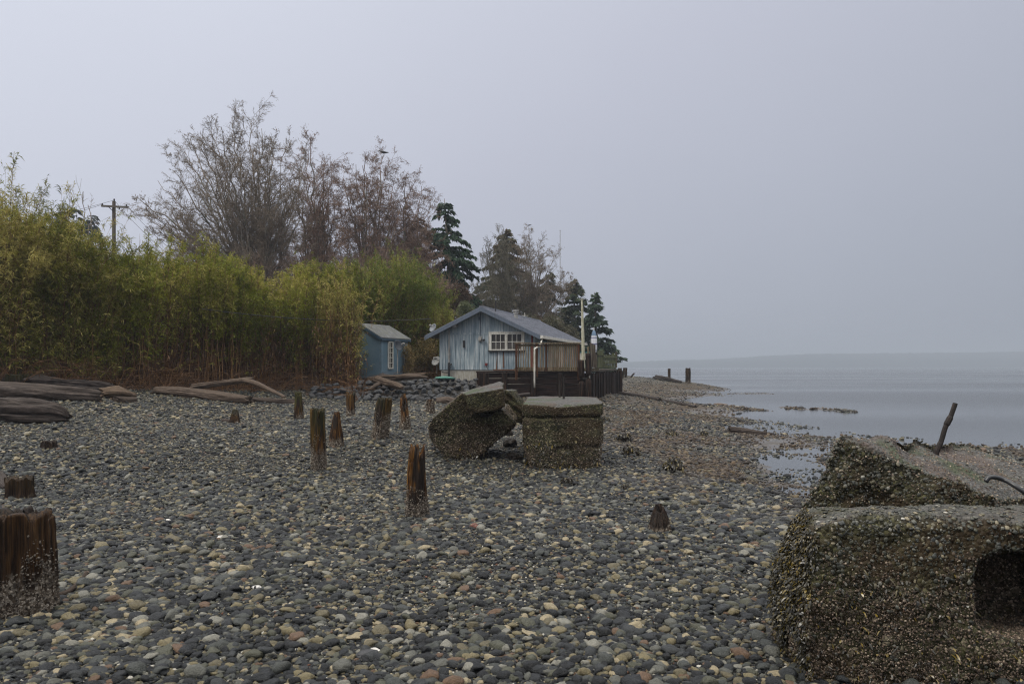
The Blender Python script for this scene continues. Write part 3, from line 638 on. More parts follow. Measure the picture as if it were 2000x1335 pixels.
stump(840, 806, 779, 16, 'small grey stump fully crusted with barnacles behind the tumbled chunk', 23, .1, .2, 0, 1.2, .3, 0)
stump(459, 826, 799, 18, 'low brown pointed stump alone on open gravel below the driftwood', 26, .3, .3, 0, .1, .4, .35, point=.45)
stump(96, 875, 860, 30, 'worn black stump barely rising from the gravel below the left logs', 29, .1, .5, 0, .0, .05, 0)
stump(38, 972, 931, 50, 'squat black stump standing behind the large left foreground stump', 32, .05, .25, 0, .05, .15, .1)
stump(42, 1198, 998, 114, 'largest thick dark stump with white barnacles at the left picture edge', 35, .02, .16, 0, .40, .24, 0, shells=3000)
stump(1289, 1036, 984, 44, 'small black weed-hung stump alone on the pebbles right of centre', 38, .62, .35, 0, .35, .05, 0, point=.3)
stump(37, 758, 730, 42, 'broad black cut stump with mossy top among the left logs', 41, .02, .08, 0, .0, .05, .5, name='cut_stump', flat=1)
stump(160, 757, 734, 32, 'flat-topped black cut stump between the bark logs and bamboo', 44, .02, .05, 0, .0, .05, 0, name='cut_stump', flat=1)

# far piles on the spit
def pile(px, py, ytop, w, label, seed, **k): return stump(px, py, ytop, w, label, seed, .03, .06, k.pop('lean', 0), .2, .25, .1, name='mooring_post', cat='post', flat=1, **k)
pile(1307, 742, 719, 5, 'thin dark post behind the black log on the spit', 50)
pile(1344, 748, 718, 9.5, 'thicker brown post standing on the crest of the spit', 53)
pile(1211, 737, 718, 7, 'grey post touching the far end of the timber bulkhead', 56)
pile(1217, 737, 717.5, 4, 'left of two slim posts just past the bulkhead', 59, lean=.1)
pile(1222, 737, 717.5, 4, 'right of two slim posts just past the bulkhead', 62, lean=.06)
pile(1231, 737, 728, 4, 'short stub leaning right beyond the bulkhead posts', 65, lean=.9)

# logs and driftwood
def G_log(t):
    o = t.obj(); a = t.attr('along'); r = t.attr('round'); s = t.attr('tint')
    q = t.n('ShaderNodeCombineXYZ', {0: t.m('MULTIPLY', a, 1.4), 1: t.m('MULTIPLY', r, 1.0), 2: s}).outputs[0]
    g = t.noise(t.map(q, (1.1, 13, 1)), 1.9, 8, .7); g2 = t.noise(o, 14, 5)
    dark = t.ramp(g, [(.3, (.007, .006, .006)), (.46, (.024, .019, .017)), (.6, (.062, .05, .045)), (.75, (.15, .128, .115))])
    pale = t.ramp(g, [(.28, (.03, .018, .011)), (.45, (.10, .068, .045)), (.62, (.19, .135, .092)), (.8, (.27, .21, .155))])
    c = t.mix(s, dark, pale)
    return {'Base Color': c, 'Roughness': .6, 'Specular IOR Level': .15, 'Normal': t.bump(t.m('ADD', g, t.m('MULTIPLY', g2, .6)), .03, .8)}
M_log = mat('weathered_log', G_log)
def log_mesh(path, rad, seed, rough=.12, tint=.3, n=56, k=9, flat=1.0, root=None, ragged=.5):
    pts = np.array(smooth_path(path, k)); M = len(pts); rr = np.interp(np.linspace(0, 1, M), np.linspace(0, 1, len(rad)), rad)
    L = np.concatenate([[0], np.cumsum(np.linalg.norm(np.diff(pts, axis=0), axis=1))])
    d = np.gradient(pts, axis=0); d /= np.linalg.norm(d, axis=1, keepdims=True)
    x = np.cross(d, [0, 0, 1.]); x /= np.linalg.norm(x, axis=1, keepdims=True) + 1e-9; y = np.cross(x, d)
    th = np.linspace(0, 2 * pi, n, endpoint=False); TH = np.tile(th, M); A = np.repeat(L, n); R_ = np.repeat(rr, n)
    q = np.stack([np.cos(TH) * 2.2, np.sin(TH) * 2.2, A * 1.1 + seed * 3.1], 1)
    f = 1 + rough * 1.35 * (fbm(q, 4, seed) + .5 * fbm(q * [3.2, 3.2, .7], 3, seed + 4)) - rough * .8 * (np.abs(vn(q * [2.4, 2.4, .25], seed + 8)) < .10)
    X, Y, C0 = np.repeat(x, n, 0), np.repeat(y, n, 0), np.repeat(pts, n, 0)
    V = C0 + (X * np.cos(TH)[:, None] + Y * np.sin(TH)[:, None] * flat) * (R_ * f)[:, None]
    ends = ((A < 1e-6) | (A > L[-1] - 1e-6))
    V += np.repeat(d, n, 0) * (np.where(A < L[-1] / 2, -1, 1) * ends * ragged * R_ * fbm(q * 1.5, 3, seed + 6))[:, None]
    ra = []
    for base, sgn in ((0, -1), ((M - 1) * n, 1)):
        e = V[base:base + n]; c0 = e.mean(0)
        ra.append(np.concatenate([c0 + (e - c0) * .55 + d[0 if sgn < 0 else -1] * sgn * rr[0] * .06, [c0 + d[0 if sgn < 0 else -1] * sgn * rr[0] * .02]]))
    k1 = (np.arange(M - 1)[:, None] * n + np.arange(n)[None]); k2 = (np.arange(M - 1)[:, None] * n + (np.arange(n)[None] + 1) % n)
    quads = [np.stack([k1, k2, k2 + n, k1 + n], -1).reshape(-1, 4)]; tris = []; off = len(V); a = np.arange(n); b = (a + 1) % n
    for i, base in enumerate((0, (M - 1) * n)):
        o = off + i * (n + 1); quads.append(np.stack([base + a, base + b, o + b, o + a], 1)); tris.append(np.stack([o + a, o + b, 0 * a + o + n], 1))
    V = np.concatenate([V] + ra); N = len(V)
    al = np.concatenate([A, np.full(N - len(A), .0)]); ro = np.concatenate([np.cos(TH) + .3 * np.sin(TH), np.linspace(-1, 1, N - len(A))])
    org = np.array(root.location) if root is not None else 0
    return mesh('log', V - org, quads + tris, {'along': al + seed, 'round': ro, 'tint': np.full(N, tint)}, True)
def log(px_path, rad, label, seed, cat='log', name='driftwood_log', lift=.7, branches=(), **k):
    pts = [P(x, y, Y) for x, y, Y in px_path]
    for p, r_ in zip(pts, np.interp(np.linspace(0, 1, len(pts)), np.linspace(0, 1, len(rad)), rad)):
        if lift is not None: p[2] = float(gz(p[0:1], p[1:2])[0]) + r_ * lift
    r = thing(name, label, cat, pts[len(pts) // 2], 0, 'driftwood on the beach')
    part('trunk', log_mesh(pts, rad, seed, root=r, **k), M_log, r)
    for i, (bp, br) in enumerate(branches):
        part('branch', log_mesh([P(*q) for q in bp], br, seed + 7 + i, root=r, rough=.08, tint=k.get('tint', .3), n=16), M_log, r)
    return r
log([(-80,785,23.0),(60,782,22.6),(140,779,22.8),(192,776,23.2)], [.27,.27,.25,.19], 'long grey bark log lying above the pale gravel at far left', 1, rough=.09, tint=.14, ragged=.7)
log([(-60,822,18.6),(40,822,18.4),(105,818,18.7),(133,816,18.9)], [.31,.32,.27,.10], 'thick cracked dark log with a tapered end, lowest at far left', 2, rough=.20, tint=.08, ragged=1.0)
log([(-60,758,26.5),(80,752,26.2),(170,748,26.4),(222,750,26.6)], [.24,.26,.22,.17], 'splintered black log lying behind the two cut stumps', 3, rough=.28, tint=.04, ragged=1.2)
log([(197,767,24.5),(230,764,24.8),(262,758,25.2)], [.17,.19,.10], 'yellowish broken wood chunk at the end of the bark log', 4, cat='driftwood', name='wood_chunk', rough=.2, tint=.9, ragged=.6)
log([(224,777,23.3),(245,772,23.8),(264,764,24.4)], [.11,.10,.08], 'short hollow-ended branch piece beside the yellowish chunk', 5, cat='driftwood', name='driftwood_branch', tint=.35)
log([(303,757,27.4),(350,760,27.2),(420,760,27.0),(489,758,27.0)], [.14,.20,.19,.17], 'smooth brown driftwood log in front of the bamboo middle', 6, rough=.08, tint=.42, ragged=1.0)
log([(375,756,27.9),(430,748,27.8),(478,742,27.6),(494,739,27.5)], [.10,.10,.09,.05], 'forked pale driftwood branch propped over the smooth brown log', 7, cat='driftwood', name='driftwood_branch', lift=None, tint=.5,
    branches=[([(474,742,27.5),(500,748,27.1),(530,762,26.2),(557,775,25.4)], [.085,.08,.07,.04])])
log([(485,757,28.6),(540,754,28.8),(575,750,29),(592,749,29.2)], [.10,.11,.12,.09], 'dark thin log on the gravel right of the forked branch', 8, tint=.22)
log([(664,744,36.5),(682,742,36.6),(699,740,36.6)], [.20,.21,.15], 'short reddish log end in front of the blue shed', 9, rough=.08, tint=.5, lift=None)
log([(716,741,35.2),(745,738,35.4),(775,737,35.4),(800,733,35.6),(830,731,35.7)], [.10,.14,.14,.12,.06], 'long reddish driftwood trunk lying along the rock bank top', 10, tint=.55, lift=None,
    branches=[([(770,737,35.4),(790,735,35.2),(815,735,35.2),(835,737,35.4)], [.10,.11,.10,.05])])
log([(733,741,34.4),(755,747,34.0),(775,752,33.5),(786,757,33.1)], [.16,.15,.14,.07], 'stripped reddish branch sliding down over the dark rocks', 11, cat='driftwood', name='driftwood_branch', tint=.5, lift=None)
log([(722,760,33.4),(735,752,33.8),(746,747,34.2)], [.05,.09,.08], 'short brown root end poking from the dark rocks', 12, cat='driftwood', name='driftwood_branch', tint=.4, lift=None)
log([(1208,770,47.5),(1250,775,44.5),(1289,780,42)], [.13,.14,.12], 'black beam on the gravel running out from the bulkhead', 13, cat='timber', name='timber_beam', rough=.05, tint=.02, lift=.4)
log([(1295,780.5,41.6),(1325,784,40),(1358,788,38.4)], [.10,.10,.08], 'second black beam in line with the first, nearer the water', 14, cat='timber', name='timber_beam', rough=.05, tint=.02, lift=.4)
log([(1424,850,25),(1450,850,25),(1485,852,24.6),(1515,852,24.4)], [.13,.11,.08,.04], 'waterlogged dark log lying in the shallow pools', 15, tint=.12, rough=.2, lift=.5)
log([(1281,741,77),(1300,742,76),(1331,746,75)], [.24,.24,.12], 'black log on the crest of the far spit', 16, rough=.2, tint=.0, lift=.8)
log([(1396,787.5,45),(1408,788,44.6),(1421,788.5,44.2)], [.07,.08,.06], 'bleached white plank at the water edge', 17, cat='plank', name='driftwood_plank', rough=.03, tint=1, lift=.5)
log([(100,1168,6.9),(135,1150,7.1),(160,1128,7.5),(169,1118,7.7)], [.022,.022,.02,.017], 'curved brown stick on pebbles beside the largest stump', 18, cat='stick', name='driftwood_stick', rough=.05, tint=.35, lift=1.3, n=12)
log([(0,943,13.5),(8,968,12.8),(14,972,12.5)], [.06,.08,.05], 'mossy wood piece left of the squat black stump', 19, cat='driftwood', name='driftwood_branch', tint=.1, lift=.6)
log([(432,824,20.2),(446,824,20.2),(454,825,20.1)], [.05,.06,.04], 'flat mossy bark piece beside the low pointed stump', 20, cat='driftwood', name='bark_piece', tint=.15, lift=.5, n=14)
log([(852,776,31.5),(875,776,31.5),(893,777,31.3)], [.16,.20,.12], 'half-buried mossy log between rocks and tumbled chunk', 21, rough=.1, tint=.35, lift=.3)
log([(985,776,24),(1010,772,24.5),(1034,769,25)], [.05,.05,.05], 'thin dark plank lying behind the ribbed slab', 22, cat='plank', name='driftwood_plank', tint=.1, lift=None, n=12)

# loose rocks and weed clumps
def G_rock(t):
    o = t.obj(); n = t.noise(o, 7, 6, .65); tn = t.attr('tone')
    c = t.ramp(n, [(.3, (.007, .005, .004)), (.5, (.020, .015, .011)), (.7, (.05, .037, .026))])
    c = t.mix(tn, c, t.ramp(n, [(.3, (.022, .024, .027)), (.55, (.065, .068, .073)), (.75, (.135, .138, .142))]))
    return {'Base Color': c, 'Roughness': .5, 'Specular IOR Level': .22, 'Normal': t.bump(t.noise(o, 25, 4), .03, .8)}
M_rock = mat('wet_dark_rock', G_rock)
def rock_mesh(seed, sx, sy, sz, rough=.3, tone=0., sub=4, ang=0):
    V, Fc = ico(sub); rg = np.random.default_rng(seed)
    if ang:   # angular quarry stone: a ball cut by random planes
        for _ in range(11):
            nrm = rg.normal(size=3); nrm /= np.linalg.norm(nrm); dd = V @ nrm; lim = rg.uniform(.5, .8)
            V = V - np.clip(dd - lim, 0, None)[:, None] * nrm
    V = V * (1 + rough * fbm(V * 1.7, 4, seed))[:, None] * [sx, sy, sz]
    return mesh('rock', V, Fc, {'tone': np.full(len(V), tone)}, not ang or True)
def rock(px, py, wpx, hpx, label, seed, tone=0., cat='rock', rough=.35, Yfix=None, kelp=0):
    b = G(px, py); s = b[1] / F; me = rock_mesh(seed, wpx / 2 * s, wpx / 2 * s * .8, hpx * .62 * s, rough, tone)
    if not kelp:
        o = part('beach_rock', me, M_rock); o.location = b + (0, 0, hpx * .28 * s); return tag(o, label, cat, 'loose rocks on the beach')
    r = thing('weedy_rock', label, cat, b + (0, 0, hpx * .36 * s), 0, 'loose rocks on the beach'); part('stone', me, M_rock, r)
    V, N = vcon(me); keep = RNG
    o = weed(r, V + np.array(r.location), N, 260, sst(N[:, 2], -.3, .5) + 1e-6, (wpx * s * .12, wpx * s * .35), wpx * s * .035)
    return r
rock(996, 872, 26, 20, 'rounded brown stone lying between the tumbled chunk and squarish block', 3, .1)
rock(991, 850, 22, 12, 'low brown stone half hidden behind the tumbled chunk', 4, .1)
rock(1005, 897, 27, 14, 'black wet stone at the left foot of the squarish block', 5, 0)
for i, (x, y, w_, h_, l) in enumerate([(1218,862,19,13,'square weedy stub right of the squarish block, higher of two'), (1231,889,23,11,'ragged weedy lump below the square weedy stub'),
        (1315,922,27,18,'largest dark weedy rock on the bare gravel right of centre'), (1311,851,15,7,'low weedy rock nearest the shallow pools at mid beach'), (1112,947,20,10,'small pointed weedy rock below the squarish block'),
        (1181,823,14,7,'small brown rock close to the right side of the squarish block'), (1374,851,11,7,'small weedy rock beside the waterlogged log'), (1221,955,11,7,'tiny dark round rock below the largest weedy rock')]):
    rock(x, y, w_ * 1.3, h_ * 1.4, l, 20 + i, 0, 'weedy rock', .45, None, 1)
for i, (x, y, w_, h_, l) in enumerate([(1356,772,9,5,'dark rock on the wet sand of the inlet'), (1338,770,8,3,'flat dark rock left of the inlet rock'), (1418,785,7,5,'black round rock beside the white plank'),
        (1271,737,7,4,'left dark boulder on the spit crest'), (1278,739,6,5,'dark boulder against the black spit log'), (1563,829,11,3,'flat dark stone in the shallow water near the gravel bar'),
        (1880,766,6,2,'tiny stone breaking the open water at right'), (1930,861,9,3,'dark stone in the water behind the tilted block')]):
    rock(x, y, w_, h_, l, 40 + i, .15)
rock(927, 1032, 17, 11, 'red brick-coloured stone among foreground pebbles', 60, 0).data.materials[0] = mat('red_stone', lambda t: {'Base Color': t.ramp(t.noise(t.obj(), 12, 5), [(.3, (.07, .02, .012)), (.7, (.15, .05, .03))]), 'Roughness': .55})
rock(718, 1284, 44, 16, 'largest flat grey cobble near the bottom edge', 61, .8, 'cobble', .08)
M_shell = mat('white_shell', lambda t: {'Base Color': t.ramp(t.noise(t.obj(), 30, 4), [(.3, (.30, .29, .27)), (.7, (.62, .60, .56))]), 'Roughness': .6})
rock(733, 1274, 24, 9, 'white oyster shell beside the largest grey cobble', 62, 0, 'shell', .25).data.materials[0] = M_shell
for i, (x, y) in enumerate([(433, 1052), (567, 1052), (502, 1150), (325, 1018)]):
    rock(x, y, 17, 6, 'pale barnacled shell lying on the left foreground pebbles', 70 + i, 0, 'shell', .3).data.materials[0] = M_shell
# ------------------------------------------------------------------ cottage
def G_siding(t):
    o = t.obj(); s = t.noise(t.map(o, (16, 16, .9)), 1, 6, .65); s2 = t.noise(t.map(o, (55, 55, 3)), 1, 4, .6); b = t.noise(t.map(o, (1.6, 1.6, .8)), 1, 3)
    c = t.ramp(s, [(.25, (0.073, 0.102, 0.120)), (.38, (0.159, 0.210, 0.240)), (.5, (0.287, 0.342, 0.366)), (.62, (0.451, 0.486, 0.492)), (.8, (0.600, 0.600, 0.588))])
    c = t.mix(t.m('MULTIPLY', t.sm(s2, .52, .68), .35), c, (.11, .12, .12))
    c = t.mix(t.m('MULTIPLY', t.sm(b, .45, .65), .5), c, (.07, .12, .16))
    return {'Base Color': c, 'Roughness': .75, 'Specular IOR Level': .25, 'Normal': t.bump(s2, .006, .6)}
M_siding = mat('weathered_blue_boards', G_siding)
def paint(name, c, rough=.5, dirt=.25, metal=0.0, sc=6):
    return mat(name, lambda t: {'Base Color': t.mix(t.sm(t.noise(t.map(t.obj(), (3, 3, .8)), sc, 5, .65), .35, .75), c, tuple(x * (1 - dirt) * k for x, k in zip(c, (1, .93, .82)))), 'Roughness': rough, 'Metallic': metal, 'Specular IOR Level': .35})
M_roof = mat('blue_grey_metal_roof', lambda t: {'Base Color': t.mix(t.sm(t.noise(t.map(t.obj(), (2, .5, 2)), 2.2, 5), .3, .75), (.21, .222, .255), (.14, .148, .172)), 'Roughness': .38, 'Metallic': .25, 'Specular IOR Level': .5})
M_fascia = paint('blue_grey_fascia', (.10, .125, .165), .5)
M_white = paint('worn_white_paint', (.58, .57, .52), .55, .45)
M_found = paint('pale_concrete_footing', (.36, .35, .31), .85, .35)
M_glassd = mat('dim_window_glass', lambda t: {'Base Color': (.02, .017, .014), 'Roughness': .08, 'Specular IOR Level': .3})
M_blind = mat('window_blind', lambda t: {'Base Color': (.05, .044, .038), 'Roughness': .25})
M_metal = paint('galvanised_metal', (.30, .30, .29), .5, .3)
M_dark = paint('dark_fitting', (.03, .03, .032), .5, .3)
M_bare = mat('bare_red_wood', lambda t: {'Base Color': t.ramp(t.noise(t.map(t.obj(), (20, 20, 1)), 1, 5), [(.3, (.05, .02, .01)), (.7, (.17, .075, .035))]), 'Roughness': .7})
M_red = paint('faded_red_paint', (.14, .02, .02), .6)

RZ = -radians(15)
HB = 1.30                                      # ground under the cottage
house = thing('cottage', 'weathered blue board cottage with a grey metal gable roof above the timber bulkhead', 'cottage', (-1.325, 37.5, HB), RZ)
UL, UR, LEN, ZR, PIT, Z0 = -2.18, 2.45, 11.2, 3.50, .478, .56
zr = lambda u, d=0.12: ZR - PIT * abs(u) - d
m = MB()
# gable-end wall, side and back walls, as one shell with battens on it
fr = [(UL,0,Z0),(UR,0,Z0),(UR,0,zr(UR)),(0,0,zr(0)),(UL,0,zr(UL))]
bk = [(u, LEN, z) for u, _, z in fr]
m.add(fr + bk, [(0,1,2,3,4),(9,8,7,6,5),(0,5,6,1),(1,6,7,2),(2,7,8,3),(3,8,9,4),(4,9,5,0)])
x = UL + .02; i = 0
while x < UR - .05:
    wv = .045 + .03 * ((i * 7) % 3 == 0)
    if not (.27 < x < 1.93): m.box((x, -.024, Z0 + .01), (x + wv, .001, 2.24))
    elif i % 1 == 0: m.box((x, -.024, Z0 + .01), (x + wv, .001, 1.42))
    m.box((x + .07, -.018, 2.31), (x + .07 + wv * .7, .001, max(2.33, zr(x + .1) - .03)))
    x += .205 + .09 * ((i * 5) % 4) / 4; i += 1
m.box((UL - .003, -.03, 2.24), (UR + .003, .001, 2.31))
for k in range(26): m.box((UR - .001, .2 + k * .42, Z0 + .01), (UR + .022, .25 + k * .42, zr(UR) - .02))
m.box((UL - .025, -.03, Z0), (UL + .06, .06, zr(UL) - .02)); m.box((UR - .06, -.032, Z0), (UR + .026, .06, zr(UR) - .02))
m.build('wall', M_siding, house)
MB().box((UL + .03, .03, -.35), (UR - .03, LEN - .03, Z0 - .004)).build('foundation', M_found, house)
m = MB(); OV = .45; EU = 2.83
for s, E in ((-1, 2.80), (1, EU)):
    a = [(0, -OV, ZR), (s * E, -OV, ZR - PIT * E), (s * E, LEN + .4, ZR - PIT * E), (0, LEN + .4, ZR)]
    q = a + [(u, v, z - .07) for u, v, z in a]
    m.add(q, [(0,1,2,3),(7,6,5,4),(0,4,5,1),(1,5,6,2),(2,6,7,3)] if s < 0 else [(3,2,1,0),(4,5,6,7),(1,5,4,0),(2,6,5,1),(3,7,6,2)])
    k = 0
    while -OV + .03 + k * .38 < LEN + .4:
        v = -OV + .03 + k * .38; k += 1
        m.hexa([(s*.01, v, ZR - .002), (s*E, v, ZR - PIT*E - .002), (s*E, v + .035, ZR - PIT*E - .002), (s*.01, v + .035, ZR - .002),
                (s*.01, v, ZR + .028), (s*E, v, ZR - PIT*E + .028), (s*E, v + .035, ZR - PIT*E + .028), (s*.01, v + .035, ZR + .028)])
m.box((-.09, -OV - .01, ZR - .02), (.09, LEN + .41, ZR + .04))
roof = m.build('roof', M_roof, house)
m = MB()
for s, E in ((-1, 2.80), (1, EU)):
    m.hexa([(0, -OV - .03, ZR - .22), (s*E, -OV - .03, ZR - PIT*E - .20), (s*E, -OV + .0, ZR - PIT*E - .20), (0, -OV, ZR - .22),
            (0, -OV - .03, ZR - .012), (s*E, -OV - .03, ZR - PIT*E - .012), (s*E, -OV, ZR - PIT*E - .012), (0, -OV, ZR - .012)])
m.build('fascia', M_fascia, house)
m = MB(); ze = ZR - PIT * EU
m.box((EU + .002, -OV - .04, ze - .15), (EU + .13, LEN + .4, ze - .02)); m.build('gutter', M_white, house)
MB().tube([(EU + .06, -OV + .12, ze - .14), (EU + .06, -OV + .02, ze - .24), (EU + .14, -OV - .45, ze - .48), (EU + .16, -OV - .55, ze - .58), (EU + .16, -OV - .57, ze - 1.0), (EU + .16, -OV - 1.3, ze - 1.05)][:0] +
          smooth_path([(EU+.06, -OV + .1, ze - .13), (EU+.05, -OV + .02, ze - .28), (EU+.17, -OV - .9, ze - .52), (EU+.17, -OV - 1.75, ze - .66), (EU+.17, -OV - 1.86, ze - .85), (EU+.17, -OV - 1.86, ze - 2.35)], 5), .036, 10).build('downpipe', M_white, house, True)
def window(root, u0, u1, z0, z1, cols, rows, y=0., axis=0, nm='window'):
    """white framed sash; axis 0 = on the gable face (normal -y), 1 = on the right-hand face (normal +x)"""
    def bx(mb, a0, b0, a1, b1, d0, d1):
        if axis == 0: mb.box((a0, y - d1, b0), (a1, y - d0, b1))
        else: mb.box((y + d0, a0, b0), (y + d1, a1, b1))
    f = MB(); w = .055
    bx(f, u0, z0, u0 + w, z1, .0, .06); bx(f, u1 - w, z0, u1, z1, .0, .06); bx(f, u0 + w, z0, u1 - w, z0 + w, .0, .06); bx(f, u0 + w, z1 - w, u1 - w, z1, .0, .06)
    fo = f.build('frame', M_white, root)
    g = MB(); bx(g, u0 + w, z0 + w, u1 - w, z1 - w, .001, .012); g.build('pane', M_glassd, fo)
    b = MB(); bx(b, u0 + w + .005, z0 + w + .003, u1 - w - .005, (z0 + z1) / 2, .012, .016)
    if nm == 'blind': b.build('blind', M_blind, fo)
    s = MB()
    for i in range(1, cols): c_ = u0 + w + (u1 - u0 - 2 * w) * i / cols; bx(s, c_ - .013, z0 + w, c_ + .013, z1 - w, .016, .04)
    for i in range(1, rows): c_ = z0 + w + (z1 - z0 - 2 * w) * i / rows; bx(s, u0 + w, c_ - .015, u1 - w, c_ + .015, .016, .043)
    s.build('muntin', M_white, fo); return fo
window(house, .34, 1.10, 1.47, 2.27, 3, 2, -.026, 0, 'blind'); window(house, 1.115, 1.90, 1.47, 2.27, 3, 2, -.026, 0, 'blind')
MB().box((.26, -.075, 2.275), (1.98, -.026, 2.34)).box((.26, -.075, 1.47), (.338, -.026, 2.274)).box((1.902, -.075, 1.47), (1.98, -.026, 2.274)).build('window_trim', M_white, house)
MB().box((.24, -.12, 1.41), (2.0, -.02, 1.468)).build('window_sill', M_dark, house)
window(house, 2.6, 3.6, 1.5, 2.05, 2, 1, UR + .024, 1, 'plain')
MB().box((UR + .024, 5.2, Z0 + .1), (UR + .06, 6.1, 2.02)).build('door', M_white, house)
MB().tube([(-1.71, -.06, .0), (-1.71, -.06, .55), (-1.71, -.06, 2.55)], .038).box((-1.79, -.06, 1.28), (-1.63, -.02, 1.34)).build('standpipe', M_metal, house)
MB().tube([(-1.70, -.11, -.05), (-1.70, -.11, .9)], .06, 8).tube([(-1.70, -.12, .75), (-1.56, -.14, .84)], .04).tube([(-1.72, -.1, .42), (-2.05, -.1, .45)], .03).build('pipe_fitting', M_dark, house)
m = MB(); m.tube([(-.16, -.06, 2.15), (-.16, -.06, 3.1), (-.12, -.2, 3.22), (.06, -.35, 3.3)], .018).tube([(-.20, -.05, 2.9), (-.20, -.05, 3.05)], .05); m.build('conduit', M_fascia, house)
m = MB(); m.tube([(-.16, -.02, 2.02), (-.16, -.16, 2.02)], .085, 14).box((-.24, -.06, 1.88), (-.08, -.02, 2.14)).build('electric_meter', M_metal, house)
MB().tube([(.06, -.12, 1.98), (.0, -.10, 1.94)], .05, 8).build('wall_lamp', M_dark, house)
m = MB(); m.tube([(-.97, -.045, 1.62), (-.97, -.045, 1.95)], .055, 8).build('wall_plaque', M_dark, house)
MB().box((.07, -.07, .76), (.19, -.02, .88)).build('outlet_box', M_red, house)
MB().tube([(.14, -.05, .76), (.16, -.06, .66), (.22, -.06, .62)], .014).build('tap', M_dark, house)
m = MB(); m.add([(.60,-.030,Z0+.02),(.66,-.030,Z0+.02),(.67,-.030,1.40),(.65,-.030,1.40)], [(0,1,2,3)]).add([(.93,-.031,Z0+.1),(1.0,-.031,Z0+.1),(.99,-.031,1.40),(.94,-.031,1.40)], [(0,1,2,3)]).box((.45, -.045, Z0 - .02), (1.5, -.001, Z0 + .03))
m.build('bare_boards', M_bare, house)
MB().box((UR - .14, -.06, Z0), (UR - .06, -.033, 2.28)).build('corner_strip', M_red, house)
m = MB(); m.tube([(.72, 3.2, 3.0), (.72, 3.2, 3.42)], .10, 12).tube([(.72, 3.2, 3.40), (.72, 3.2, 3.46)], .13, 12).tube([(.72, 3.2, 3.50), (.72, 3.2, 3.58)], .14, 12).build('flue_vent', M_metal, roof)
MB().tube([(.40, .6, 3.2), (.40, .6, 3.82)], .025).build('vent_pipe', M_dark, roof)
MB().box((-2.35, .6, 2.42), (-2.1, .8, 2.62)).build('junction_box', M_white, roof)
MB().box((-1.42, -.4, 2.58), (-1.26, -.02, 2.68)).build('bracket', M_metal, house)

def dish(name, label, loc, aim, r_, post, m_):
    """satellite dish: shallow bowl, feed arm, mast"""
    root = thing(name, label, 'satellite dish', loc, 0, 'satellite dishes')
    q = Vector(aim).to_track_quat('Z', 'X'); V = []; Fc = []; n = 20
    for i in range(6):
        for k in range(n): a = 2*pi*k/n; rr = r_ * i / 5; V.append(q @ Vector((rr*cos(a), rr*sin(a)*.92, .35 * rr * rr / r_)))
    for i in range(5):
        for k in range(n): Fc.append((i*n+k, i*n+(k+1) % n, (i+1)*n+(k+1) % n, (i+1)*n+k))
    nb = len(V); V += [v - q @ Vector((0, 0, .02)) for v in V]; Fc += [tuple(j + nb for j in f[::-1]) for f in Fc]
    Fc += [(5*n+k, 5*n+(k+1) % n, nb+5*n+(k+1) % n, nb+5*n+k) for k in range(n)]
    part('bowl', mesh('bowl', V, Fc, None, True), m_, root)
    e = q @ Vector((0, -r_ * .9, .1 * r_)); f = q @ Vector((0, -r_ * .25, r_ * 1.5))
    MB().tube([e, f], .018).tube([f, f + (q @ Vector((0, 0, -.14)))], .045).build('feed_arm', M_metal, root)
    MB().tube([q @ Vector((0, 0, -.02)), (0, .06, -.05), (0, .06, -post)], .028).build('mast', M_metal, root)
    return root
M_dish = paint('grey_dish', (.17, .19, .22), .5, .2)
dish('satellite_dish', 'grey satellite dish at the low left edge of the cottage roof', P(847, 641, 38.5), (-.55, -.6, .45), .22, .5, M_dish)
dish('satellite_dish', 'dark satellite dish on a wooden mast beside the shed window', P(776, 675, 36.3), (.72, -.55, .28), .26, 1.28, paint('dark_dish', (.05, .058, .07), .5, .2))
dish('satellite_dish', 'pale dish half hidden in shrubs at the cottage left corner', P(853, 706, 40), (-.4, -.7, .5), .26, .6, paint('pale_dish', (.35, .36, .36), .5, .2))

# ------------------------------------------------------------------ shed
SZ = -radians(23.5); SC = P(745, 733, 36)          # front right corner on the ground
shed = thing('garden_shed', 'small blue shed with a grey shingle roof in front of the bamboo', 'shed', (SC[0], SC[1], SC[2] - .12), SZ)
M_shed = mat('shed_blue_panel', lambda t: {'Base Color': t.mix(t.sm(t.noise(t.obj(), 1.6, 5, .6), .3, .75), (.10, .165, .21), (.135, .195, .235)), 'Roughness': .65, 'Specular IOR Level': .25, 'Normal': t.bump(t.noise(t.map(t.obj(), (30, 30, 2)), 1, 3), .004)})
M_shingle = mat('grey_shingle', lambda t: {'Base Color': t.mix(t.sm(t.noise(t.obj(), 4, 5), .35, .7), t.ramp(t.sep(t.voro(t.map(t.obj(), (5, 9, 5)), 1, out='Color'))[0], [(0, (.05, .053, .058)), (1, (.13, .132, .136))]), (.085, .09, .075)), 'Roughness': .85, 'Normal': t.bump(t.voro(t.map(t.obj(), (5, 9, 5)), 1), .02, .6)})
SW, SL, SE, SA = 2.25, 2.3, 1.90, 2.52            # width (to the left), length (back), eave and apex height
m = MB(); fr = [(-SW,0,0),(0,0,0),(0,0,SE),(-SW/2,0,SA-.05),(-SW,0,SE)]; bk = [(u, SL, z) for u, _, z in fr]
m.add(fr + bk, [(0,1,2,3,4),(9,8,7,6,5),(0,5,6,1),(1,6,7,2),(2,7,8,3),(3,8,9,4),(4,9,5,0)])
for u in (-1.22, ): m.box((u, -.012, .02), (u + .03, .001, SE + .3))
m.build('wall', M_shed, shed)
